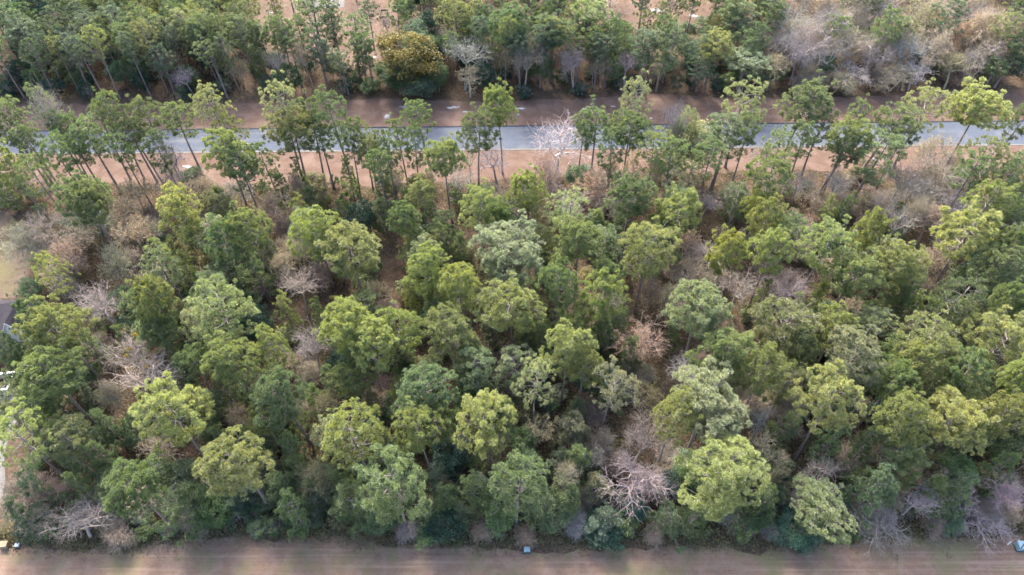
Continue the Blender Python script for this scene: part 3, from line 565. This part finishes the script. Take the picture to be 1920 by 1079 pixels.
def free(x, y, dmin):
    for a, b, d in pts:
        if (a - x) ** 2 + (b - y) ** 2 < (dmin * .5 + d * .5) ** 2: return False
    return True
def fill(kinds, n, y0, y1, dmin, margin=1.0, far=False, cond=None, tries=40):
    k = 0; t = 0
    while k < n and t < n * tries:
        t += 1; y = rnd.uniform(y0, y1); hw = depth_at(0, y, 0) * .75 + 4; x = rnd.uniform(-hw, hw)
        if far:
            if y < poly_y(verge_far, x) + margin: continue
        elif y < edge_y(x) + margin or y > poly_y(verge_near, x) - margin * .6: continue
        px, py = proj(x, y, 1.0)
        if gap(px, py) or (cond and not cond(px, py)) or not free(x, y, dmin): continue
        kd, col, h, d = kinds(px, py)
        if h > 4.5 and not far:
            qx, qy = proj(x, y, h * .6)
            if any(math.hypot(qx - a, (qy - b) * .9) < c * .5 + 26 for a, b, c in KEEP): continue
            if rnd.random() < .72 and any(abs(qx - a) < 26 and -30 < qy - b < 26 for a, b in TRUNKS): continue
        pts.append((x, y, dmin)); place(kd, x, y, h, d, col); k += 1
U = rnd.uniform
def under(px, py):
    q = rnd.random()
    if brown(px, py): return ('t', rnd.choice('RTBLTB'), U(2.6, 4.8), U(3.2, 5.4)) if q < .66 else ('s', rnd.choice('dog'), U(1.8, 3.4), U(2.6, 4))
    return ('s', rnd.choice('ddgokgp'), U(2.0, 4.4), U(3, 5.0)) if q < .76 else ('t', rnd.choice('TLBR'), U(2.4, 4.2), U(3, 4.8))
fill(under, 340, 34, 118, 2.5)
pts.clear(); fill(lambda px, py: ('t', rnd.choice('TLBRG'), U(1.6, 3.4), U(2.4, 4)) if rnd.random() < (.75 if brown(px, py) else .35) else ('s', rnd.choice('dkgdo'), U(1.6, 3.6), U(2.6, 4.2)), 80, 33, 41, 2.1, .9)
def mid(px, py):
    q = rnd.random()
    if brown(px, py): return ('T', rnd.choice('TRLGT'), U(5, 8.5), U(4.5, 7)) if q < .6 else (('B', rnd.choice('GKG'), U(6, 9), U(4.5, 7)) if q < .8 else ('Q', 'g', U(6, 9), U(3.5, 5)))
    return ('Q', rnd.choice('gdddo'), U(6, 10.5), U(4.2, 6.2)) if q < .55 else (('E', rnd.choice('dodg'), U(5, 8), U(4.2, 6)) if q < .82 else ('T', rnd.choice('TLo'), U(5, 8), U(4, 6.5)))
pts.clear(); fill(lambda px, py: (rnd.choice('QQE'), rnd.choice('gdgb'), U(5, 9), U(4.4, 6.4)) if not brown(px, py) else ('T', rnd.choice('TRL'), U(4.5, 7), U(4, 6)), 44, 35.5, 43, 3.0, 1.9)
fill(lambda px, py: ('Q', rnd.choice('gygg'), U(8, 12.5), U(4.2, 5.8)), 60, 42, 106, 4.4, 3.0, cond=lambda px, py: not brown(px, py) or rnd.random() < .12)
pts.clear(); fill(lambda px, py: (rnd.choice('PPN'), rnd.choice('gygyp'), U(12.5, 17), U(4.6, 6.2)), 75, 43, 104, 5.2, 4.0, cond=lambda px, py: not brown(px, py - 60))
pts.clear(); fill(mid, 215, 37, 110, 3.9, 3.0)
# far woods: dense slender pines on the left, mixed elsewhere, open at the clearings
def farkind(px, py):
    q = rnd.random()
    if px > 1430 and px < 1860: return ('T', rnd.choice('TRLG'), U(8, 13), U(6, 9)) if q < .6 else (('B', rnd.choice('WGK'), U(9, 13), U(6, 9)) if q < .9 else ('N', 'g', U(14, 18), U(5, 7)))
    if px < 500: return ('N', rnd.choice('gbbgy'), U(13, 18), U(4.0, 5.6)) if q < .88 else ('B', 'G', U(9, 12), U(5, 7))
    return ('N', rnd.choice('ggyb'), U(13, 18), U(4.4, 6.5)) if q < .68 else (('T', rnd.choice('TGR'), U(8, 12), U(5, 8)) if q < .85 else ('E', rnd.choice('dgo'), U(7, 11), U(5, 7)))
openn = lambda px, py: not (490 < px < 745 and py < 128) and not (1060 < px < 1330 and py < 70) and not (255 < px < 500 and py < 40)
pts.clear(); fill(farkind, 260, 139, 205, 3.4, 2.2, True, openn)
def farunder(px, py): return ('s', rnd.choice('dkdgk'), U(2.4, 5), U(4, 6)) if rnd.random() < (.4 if 1430 < px < 1860 else .85) else ('t', rnd.choice('TRB'), U(3, 5), U(4, 6))
openz = lambda px, py: not openn(px, py)
fill(lambda px, py: ('N', rnd.choice('gyb'), U(13, 18), U(3.6, 5)) if rnd.random() < .7 else ('B', rnd.choice('GK'), U(8, 11), U(4, 5.5)), 46, 143, 215, 3.6, 4, True, openz, 200)
pts.clear(); fill(lambda px, py: ('N', rnd.choice('gbgy'), U(13, 18.5), U(3.6, 5.0)), 60, 140, 170, 3.4, 2, True, lambda px, py: px < 500 or 745 < px < 1430)
pts.clear(); fill(farunder, 100, 139, 156, 2.8, 1.4, True, openn)
def faredge(px, py): return ('E', rnd.choice('dkbd'), U(5, 9), U(4.5, 7)) if rnd.random() < (.35 if px > 1430 else .9) else ('T', rnd.choice('TRL'), U(5, 9), U(5, 7))
pts.clear(); fill(faredge, 85, 140, 165, 4.6, 2.4, True, openn)
fill(faredge, 60, 142, 190, 3.8, 3, True, lambda px, py: px < 490 or 760 < px < 1050)
# palmettos where the photo shows them, along the near wood edge
for px, py in [(648, 370), (664, 352), (625, 340), (585, 362), (1075, 318), (1262, 316), (1120, 332), (1060, 940), (980, 1000), (560, 350), (690, 385), (500, 375), (1410, 395), (850, 1005), (1600, 1005), (240, 995)]:
    x, y = unproj(px, py, 1); place('m', x, max(y, edge_y(x) + 1), U(1.5, 2.1), U(2.8, 3.8), rnd.choice('dgk'))

# ---- mistletoe balls hanging in the two pale trees
def mistletoe(x, y, z, r, lab):
    rg = np.random.default_rng(int(x * 10) % 9999 + 5); C = np.array([0, 0, 0.]) + unit(rg, 420) * r * rg.uniform(.4, 1, (420, 1)); V, F, T = leaves(rg, C, rg.uniform(.3, 1, 420), .075, .2)
    me = np_mesh('mistletoe', V, F, T); me.materials.append(M['leaf']); o = bpy.data.objects.new('mistletoe', me); COL.objects.link(o); o.location = (x, y, z); o.color = (.32, .25, .05, 1)
    tag(o, lab, 'mistletoe', 'mistletoe clumps in the pale leafless trees')
for i, (px, py, z, r, lab) in enumerate([(241, 655, 10, .42, 'yellow mistletoe ball, middle clump in the upper pale leafless tree'), (253, 628, 10.5, .38, 'yellow mistletoe ball, topmost clump in the upper pale leafless tree'),
        (236, 668, 9, .30, 'small mistletoe ball just below the middle clump of pale leafless tree'), (240, 692, 8.5, .42, 'ochre mistletoe ball, lowest clump in the pale leafless tree'),
        (275, 688, 9, .32, 'small green mistletoe ball in the wide pale leafless tree'), (232, 620, 10, .26, 'tiny mistletoe ball at the upper left of pale leafless tree')]):
    x, y = unproj(px, py, z); mistletoe(x, y, z, r, lab)

# ---- ground cover between the trees (nobody could count it)
rg = np.random.default_rng(5); a = Acc(); n = 42000
X, Y = [], []
for (ya, yb, k, far) in ((32, 118, n, 0), (139, 200, 9000, 1)):
    y = rg.uniform(ya, yb, k); x = rg.uniform(-1, 1, k) * (y * cp + H * sp) * .78
    for xx, yy in zip(x, y):
        if far:
            if yy < poly_y(verge_far, xx) + .3: continue
            px, py = proj(xx, yy, 0)
            if (490 < px < 745 and py < 128 or 1060 < px < 1330 and py < 70) and rg.random() < .85: continue
        elif yy < edge_y(xx) + .1 - rg.exponential(.8) or yy > poly_y(verge_near, xx) - .1: continue
        elif gap(*proj(xx, yy, 0)) and rg.random() < .9: continue
        X.append(xx); Y.append(yy)
for xx in rg.uniform(-85, 85, 5000): X.append(xx); Y.append(edge_y(xx) + .9 + rg.normal(0, .75))
C = np.stack([X, Y, np.zeros(len(X))], 1); m = len(C); half = m // 2; C = C[rg.permutation(m)]
for nm, cc, s0, s1, col, lab in (('undergrowth', C[:half], .25, 1.1, (.13, .135, .07, 1), 'low green undergrowth between the tree trunks'), ('leaf_litter', C[half:], .1, .6, (.185, .140, .105, 1), 'rusty dry brush and leaves on the wood floor')):
    k = 10; cen = np.repeat(cc, k, 0) + rg.normal(0, .38, (len(cc) * k, 3)) * np.array([1, 1, 0]); cen[:, 2] = rg.uniform(.03, 1, len(cen)) * rg.uniform(s0, s1, len(cen)) * np.clip((cen[:, 1] - np.interp(cen[:, 0], [p[0] for p in le], [p[1] for p in le])) * .6, .08, 1)
    V, F, T = leaves(rg, cen, np.clip(np.repeat(rg.uniform(0, 1, len(cc)), k) + rg.normal(0, .1, len(cen)), 0, 1), .13, .6)
    me = np_mesh(nm, V, F, T); me.materials.append(M['leaf'] if nm == 'undergrowth' else M['tanleaf']); o = bpy.data.objects.new(nm, me); COL.objects.link(o); o.color = col
    tag(o, lab, 'ground cover', None, 'stuff')

# ------------------------------------------------------------------ built things
def box(V, F, x0, x1, y0, y1, z0, z1):
    b = len(V); V += [(x0, y0, z0), (x1, y0, z0), (x1, y1, z0), (x0, y1, z0), (x0, y0, z1), (x1, y0, z1), (x1, y1, z1), (x0, y1, z1)]
    F += [tuple(b + i for i in f) for f in ((0, 3, 2, 1), (4, 5, 6, 7), (0, 1, 5, 4), (1, 2, 6, 5), (2, 3, 7, 6), (3, 0, 4, 7))]
def part(name, boxes, mat, parent, bevel=0):
    V, F = [], []
    for b in boxes: box(V, F, *b)
    o = mesh_obj(name, V, F, mat, parent)
    if bevel: mo = o.modifiers.new('bevel', 'BEVEL'); mo.width = bevel; mo.segments = 2
    return o
def empty(name, x, y, z=0, rz=0):
    e = bpy.data.objects.new(name, None); COL.objects.link(e); e.location = (x, y, z); e.rotation_euler = (0, 0, rz); return e
M['shingle'] = ground_mat('roof_shingles', (0.036, 0.034, 0.042), [(1.2, 4, (1, .15, 1), .45, .6, (0.050, 0.046, 0.057), .6), (.4, 4, None, .55, .7, (0.025, 0.023, 0.029), .5)], .3, 6.0)
M['white'] = plain('white_trim', (.50, .50, .50), .6, .05); M['glass'] = plain('window_glass', (.10, .14, .18), .08, .1)
M['cream'] = plain('cream_render', (.36, .335, .27), .8, .08); M['bin'] = plain('dark_bin_plastic', (.03, .033, .045), .45, .2); M['teal'] = plain('pale_teal_metal', (.22, .33, .37), .45, .08)
M['dark'] = plain('dark_gap', (.02, .035, .04), .8, .2); M['box'] = plain('tan_cardboard', (.22, .165, .105), .8, .1); M['bluegrey'] = plain('blue_grey_plastic', (.30, .36, .44), .6, .1); M['lidteal'] = plain('darker_teal_metal', (.16, .30, .34), .5, .1)
# house: main roof falls towards the yard corner, small gable with an arched window faces the camera
hx, hy = unproj(42, 562, 3.2)
house = empty('house', hx, hy, 0, 0); tag(house, 'house with dark shingle roof and white gable beside the woods', 'house')
part('wall', [(-16, -.5, -11, -.4, 0, 3.0), (-16, -.5, -19, -11.6, 0, 2.6)], M['cream'], house)
rv = [(.0, .0, 3.0), (.2, -11.3, 3.0), (-8, -5.6, 6.6), (-17, .6, 3.0), (-17, -11.3, 3.0), (-17, -5.6, 6.8)]
roof = mesh_obj('roof', rv + [(x, y, z - .22) for x, y, z in rv], [(0, 2, 1), (0, 3, 5, 2), (1, 2, 5, 4), (7, 8, 6), (8, 11, 9, 6), (10, 11, 8, 7), (0, 1, 7, 6), (1, 4, 10, 7), (3, 0, 6, 9)], M['shingle'], house)
gx, gy = unproj(9, 604, 5.6); gx -= hx; gy -= hy; gw = 1.6
gr = mesh_obj('gable_roof', [(gx - gw, gy - .25, 3.3), (gx, gy - .25, 5.6), (gx + gw, gy - .25, 3.3), (gx - gw, gy + 5, 3.3), (gx, gy + 5, 5.6), (gx + gw, gy + 5, 3.3), (gx - gw, gy - .25, 3.12), (gx, gy - .25, 5.42), (gx + gw, gy - .25, 3.12)],
              [(0, 1, 4, 3), (1, 2, 5, 4), (0, 6, 7, 1), (1, 7, 8, 2)], M['shingle'], house)
mesh_obj('gable_wall', [(gx - gw + .1, gy, 0), (gx + gw - .1, gy, 0), (gx + gw - .1, gy, 3.2), (gx, gy, 5.35), (gx - gw + .1, gy, 3.2), (gx - gw + .1, gy + 4.8, 0), (gx + gw - .1, gy + 4.8, 0), (gx + gw - .1, gy + 4.8, 3.2), (gx, gy + 4.8, 5.35), (gx - gw + .1, gy + 4.8, 3.2)],
         [(0, 1, 2, 3, 4), (9, 8, 7, 6, 5), (0, 4, 9, 5), (1, 6, 7, 2)], M['white'], house)
win = mesh_obj('window', [(gx - .5, gy - .05, 2.4), (gx + .5, gy - .05, 2.4)] + [(gx + .5 * math.cos(t * math.pi / 10), gy - .05, 3.2 + .9 * math.sin(t * math.pi / 10)) for t in range(11)], [list(range(13))], M['glass'], house)
part('frame', [(gx - .04, gx + .04, gy - .1, gy - .053, 2.4, 4.0), (gx - .58, gx - .5, gy - .12, gy + .02, 2.4, 3.3), (gx + .5, gx + .58, gy - .12, gy + .02, 2.4, 3.3), (gx - .58, gx + .58, gy - .12, gy - .002, 2.3, 2.397)], M['white'], win)
part('trim', [(gx - gw, gx + gw, gy - .3, gy - .26, 3.0, 3.12)], M['white'], house)
for s in (-1, 1):
    mesh_obj('bargeboard', [(gx + s * gw, gy - .3, 3.30), (gx, gy - .3, 5.62), (gx, gy - .3, 5.30), (gx + s * gw, gy - .3, 2.98), (gx + s * gw, gy - .253, 3.30), (gx, gy - .253, 5.62), (gx, gy - .253, 5.30), (gx + s * gw, gy - .253, 2.98)],
             [(0, 1, 2, 3), (4, 7, 6, 5), (0, 4, 5, 1), (3, 2, 6, 7), (0, 3, 7, 4)], M['white'], house)
# bin enclosure and its bins
ex, ey = unproj(20, 738, 0); en = empty('bin_enclosure', ex, ey, 0, R(8)); tag(en, 'low cream walled enclosure on the concrete drive', 'low wall')
part('wall', [(-6, .3, -.1, .1, 0, 1.3), (.08, .3, .1, 3.3, 0, 1.3), (-6, .08, 3.1, 3.3, 0, 1.3)], M['cream'], en)
part('coping', [(-6.05, .36, -.16, .16, 1.3, 1.38), (.02, .36, .16, 3.36, 1.3, 1.38), (-6.05, .02, 3.04, 3.36, 1.3, 1.38)], M['white'], en)
def bin_(px, py, lab, rz):
    x, y = unproj(px, py, .9); b = empty('wheelie_bin', x, y, 0, rz); tag(b, lab, 'bin', 'dark bins by the cream wall')
    V = [(-.25, -.27, .08), (.25, -.27, .08), (.25, .27, .08), (-.25, .27, .08), (-.31, -.36, 1.0), (.31, -.36, 1.0), (.31, .36, 1.0), (-.31, .36, 1.0)]
    o = mesh_obj('body', V, [(0, 3, 2, 1), (0, 1, 5, 4), (1, 2, 6, 5), (2, 3, 7, 6), (3, 0, 4, 7)], M['bin'], b)
    part('lid', [(-.34, .34, -.40, .38, 1.003, 1.07), (-.28, .28, .385, .44, .98, 1.04)], M['bin'], b, .02)
    for s in (-1, 1):
        V, F = path_tube([(s * .30, .30, .12), (s * .36, .30, .12)], [.12, .12], 12); F = [tuple(f) for f in F] + [tuple(range(12)), tuple(range(23, 11, -1))]; mesh_obj('wheel', V, F, M['bin'], b)
bin_(12, 716, 'dark wheelie bin standing inside the cream enclosure, farther from camera', .3); bin_(5, 727, 'dark wheelie bin inside the cream enclosure, closer to camera', -.2); bin_(21, 702, 'dark blue-black bin standing behind the cream enclosure', .1)
# utility boxes
def utility(px, py, wd, dp, ht, lab, name, body, lid):
    x, y = unproj(px, py, ht * .7); b = empty(name, x, y, 0, R(rnd.uniform(-4, 4))); tag(b, lab, 'utility box')
    part('plinth', [(-wd / 2 - .12, wd / 2 + .12, -dp / 2 - .12, dp / 2 + .12, 0, .09)], M['dark'], b)
    part('cabinet', [(-wd / 2, wd / 2, -dp / 2, dp / 2, .094, ht)], body, b, .02)
    V = [(-wd / 2 - .03, -dp / 2 - .05, ht + .003), (wd / 2 + .03, -dp / 2 - .05, ht + .003), (wd / 2 + .03, dp / 2 + .03, ht + .10), (-wd / 2 - .03, dp / 2 + .03, ht + .10), (-wd / 2 - .03, -dp / 2 - .05, ht + .05), (wd / 2 + .03, -dp / 2 - .05, ht + .05), (wd / 2 + .03, dp / 2 + .03, ht + .15), (-wd / 2 - .03, dp / 2 + .03, ht + .15)]
    mesh_obj('lid', V, [(3, 2, 1, 0), (4, 5, 6, 7), (0, 1, 5, 4), (1, 2, 6, 5), (2, 3, 7, 6), (3, 0, 4, 7)], lid, b)
    part('latch', [(-.06, .06, -dp / 2 - .05, -dp / 2 - .003, ht * .5, ht * .7)], M['dark'], b)
    return b
utility(988, 1031, .78, .55, .55, 'small pale teal utility cabinet on the lawn edge beside white post', 'utility_box', M['teal'], M['teal'])
b = utility(1917, 1024, 1.3, 1.0, .9, 'wide teal transformer cabinet with dark strap at the right lawn edge', 'transformer_box', M['teal'], M['teal'])
mesh_obj('strap', [(-.66, -.53, .965), (-.50, -.53, .965), (.55, .50, 1.07), (.37, .50, 1.07), (-.66, -.53, 1.0), (-.50, -.53, 1.0), (.55, .50, 1.10), (.37, .50, 1.10)], [(4, 5, 6, 7), (0, 1, 5, 4), (1, 2, 6, 5), (3, 0, 4, 7)], M['dark'], b)
def post(px, py, h, lab, lying=False, rz=0, l=.7):
    x, y = unproj(px, py, h * .5 if not lying else .1); r = .075
    V, F = path_tube([(0, 0, 0), (0, 0, h)], [r, r], 10); F = [tuple(f) for f in F] + [tuple(range(19, 9, -1))][::1]; e = empty('white_post' if not lying else 'white_pipe', x, y, .09 if lying else 0, rz)
    o = mesh_obj('shaft', V, F, M['white'], e); c = mesh_obj('cap', *[(lambda q: (q[0], [tuple(f) for f in q[1]] + [tuple(range(10, 20))]))(path_tube([(0, 0, h + .003), (0, 0, h + .07)], [r * 1.25, r * 1.1], 10))][0], M['white'], e)
    if lying: e.rotation_euler = (R(90), 0, rz)
    tag(e, lab, 'post' if not lying else 'pipe')
post(971, 1018, .75, 'short white marker post under the trees beside the small teal cabinet')
post(1896, 1016, .72, 'white pipe lying by the transformer cabinet, the longer piece', True, R(-60))
post(1911, 1012, .35, 'short white pipe piece lying just behind the transformer cabinet', True, R(-50))
def crate(px, py, s, lab, mat, name, cat):
    x, y = unproj(px, py, .4); e = empty(name, x, y, 0, R(4)); tag(e, lab, cat)
    part('body', [(-s / 2, s / 2, -s * .4, s * .4, 0, s * .7)], mat, e, .02); part('lid', [(-s / 2 - .03, s / 2 + .03, -s * .4 - .03, s * .4 + .03, s * .7 + .003, s * .7 + .07)], mat, e, .015)
crate(8, 1022, 1.0, 'tan box standing on the grass below the pale drive', M['box'], 'tan_box', 'box'); crate(31, 1022, .5, 'small blue-grey lidded box beside the tan box', M['bluegrey'], 'lidded_box', 'box')
# bare rectangular metal frame and pale edging in the far clearing
x0, y0 = unproj(711, 33); x1, y1 = unproj(727, 20); fr = empty('metal_frame', x0, y0); tag(fr, 'empty rectangular metal frame of thin bars in the far clearing', 'garden bed')
fw, fd = x1 - x0, y1 - y0; q = .09
part('rail', [(0, fw, 0, q, .0, .35)], M['curb'], fr); part('rail', [(0, fw, fd - q, fd, 0, .35)], M['curb'], fr); part('rail', [(0, q, q, fd - q, 0, .35)], M['curb'], fr); part('rail', [(fw - q, fw, q, fd - q, 0, .35)], M['curb'], fr)
(xa, ya), (xb, yb) = unproj(716, 100), unproj(737, 8); L = math.hypot(xb - xa, yb - ya)
ed = part('garden_edging', [(-.07, .07, i * L / 14 + .45, (i + 1) * L / 14, 0, .15) for i in range(14)], M['curb'], None); ed.location = (xa, ya, 0); ed.rotation_euler = (0, 0, math.atan2(yb - ya, xb - xa) - math.pi / 2)
tag(ed, 'broken line of pale edging blocks running through the far clearing', 'edging')

# ------------------------------------------------------------------ labels that single each plant out
ADJ = {'g': 'mid-green', 'y': 'yellow-green', 'Y': 'bright yellow-green', 'p': 'pale grey-green', 'd': 'dark green', 'b': 'bluish green', 'k': 'blackish green', 'o': 'olive', 'O': 'ochre',
       'W': 'whitish', 'G': 'grey', 'K': 'pinkish grey', 'T': 'tan', 'R': 'orange-tan', 'B': 'brown', 'L': 'olive-tan'}
NOUN = {'P': 'broad pine', 'S': 'open-crowned pine', 'N': 'slender pine', 'Q': 'young pine', 'B': 'leafless tree', 'T': 'sparse-leaved tree', 'E': 'evergreen tree', 's': 'shrub', 't': 'twiggy shrub', 'm': 'palmetto'}
LM = [(1045, 268, 'the white roadside tree'), (1663, 408, 'the white tree pair'), (1212, 890, 'the pinkish tree near the lawn'), (250, 680, 'the mistletoe trees'), (20, 590, 'the house roof'), (676, 410, 'the dark glossy evergreen'),
      (770, 110, 'the big ochre tree'), (988, 1031, 'the small teal cabinet'), (1914, 1024, 'the transformer cabinet'), (1215, 640, 'the wide orange-tan tree'), (912, 795, 'the pale sunlit pine'), (332, 782, 'the big round bright pine'),
      (1520, 80, 'the whitish far grove'), (600, 20, 'the far concrete pad'), (545, 238, 'the bright roadside pine'), (1840, 208, 'the yellowest roadside pine'), (1363, 880, 'the largest lawn-side pine'), (738, 500, 'the leaf-strewn gap'),
      (192, 572, 'the round pinkish tree'), (478, 605, 'the dark blue-green evergreen'), (1130, 985, 'the bluish lawn-edge conifer'), (940, 195, 'the tall lone roadside pine'), (50, 445, 'the yard-edge oak'), (403, 183, 'the pale roadside pine'), (142, 985, 'the bushy grey lawn-side tree'),
      (1190, 15, 'the sandy far clearing'), (98, 160, 'the grey tree beyond the road'), (1655, 985, 'the bare thicket on the lawn'), (1215, 468, 'the bright domed pine'), (1465, 612, 'the widest yellow pine'), (960, 468, 'the greyish central pine')]
DIRS = ['right of', 'above and right of', 'above', 'above and left of', 'left of', 'below and left of', 'below', 'below and right of']
ORD = ['closest', 'second', 'third', 'fourth', 'fifth', 'sixth', 'seventh', 'eighth', 'ninth', 'tenth', 'eleventh', 'twelfth', 'thirteenth', 'fourteenth', 'fifteenth', 'sixteenth', 'seventeenth', 'eighteenth', 'nineteenth', 'twentieth']
buckets = {}
for t in ALL:
    if t['label']: t['o']['label'] = t['label']; continue
    px, py = proj(t['x'], t['y'], t['h'] * CEN[t['kd']])
    best = min(((px - a) ** 2 + (py - b) ** 2, a, b, nm) for a, b, nm in LM if (px - a) ** 2 + (py - b) ** 2 > 24 ** 2)
    ang = math.atan2(-(py - best[2]), px - best[1]); d8 = DIRS[int(round(ang / (math.pi / 4))) % 8]
    phrase = '%s %s' % (ADJ[t['col']], NOUN[t['kd']]); buckets.setdefault((phrase, d8, best[3]), []).append((best[0], t))
for (phrase, d8, lm), L_ in buckets.items():
    L_.sort(key=lambda q: q[0])
    for i, (_, t) in enumerate(L_):
        t['o']['label'] = ('%s %s %s' % (phrase, d8, lm)) if len(L_) == 1 else ('%s, %s %s %s' % (phrase, ORD[i] + ' one', d8, lm))
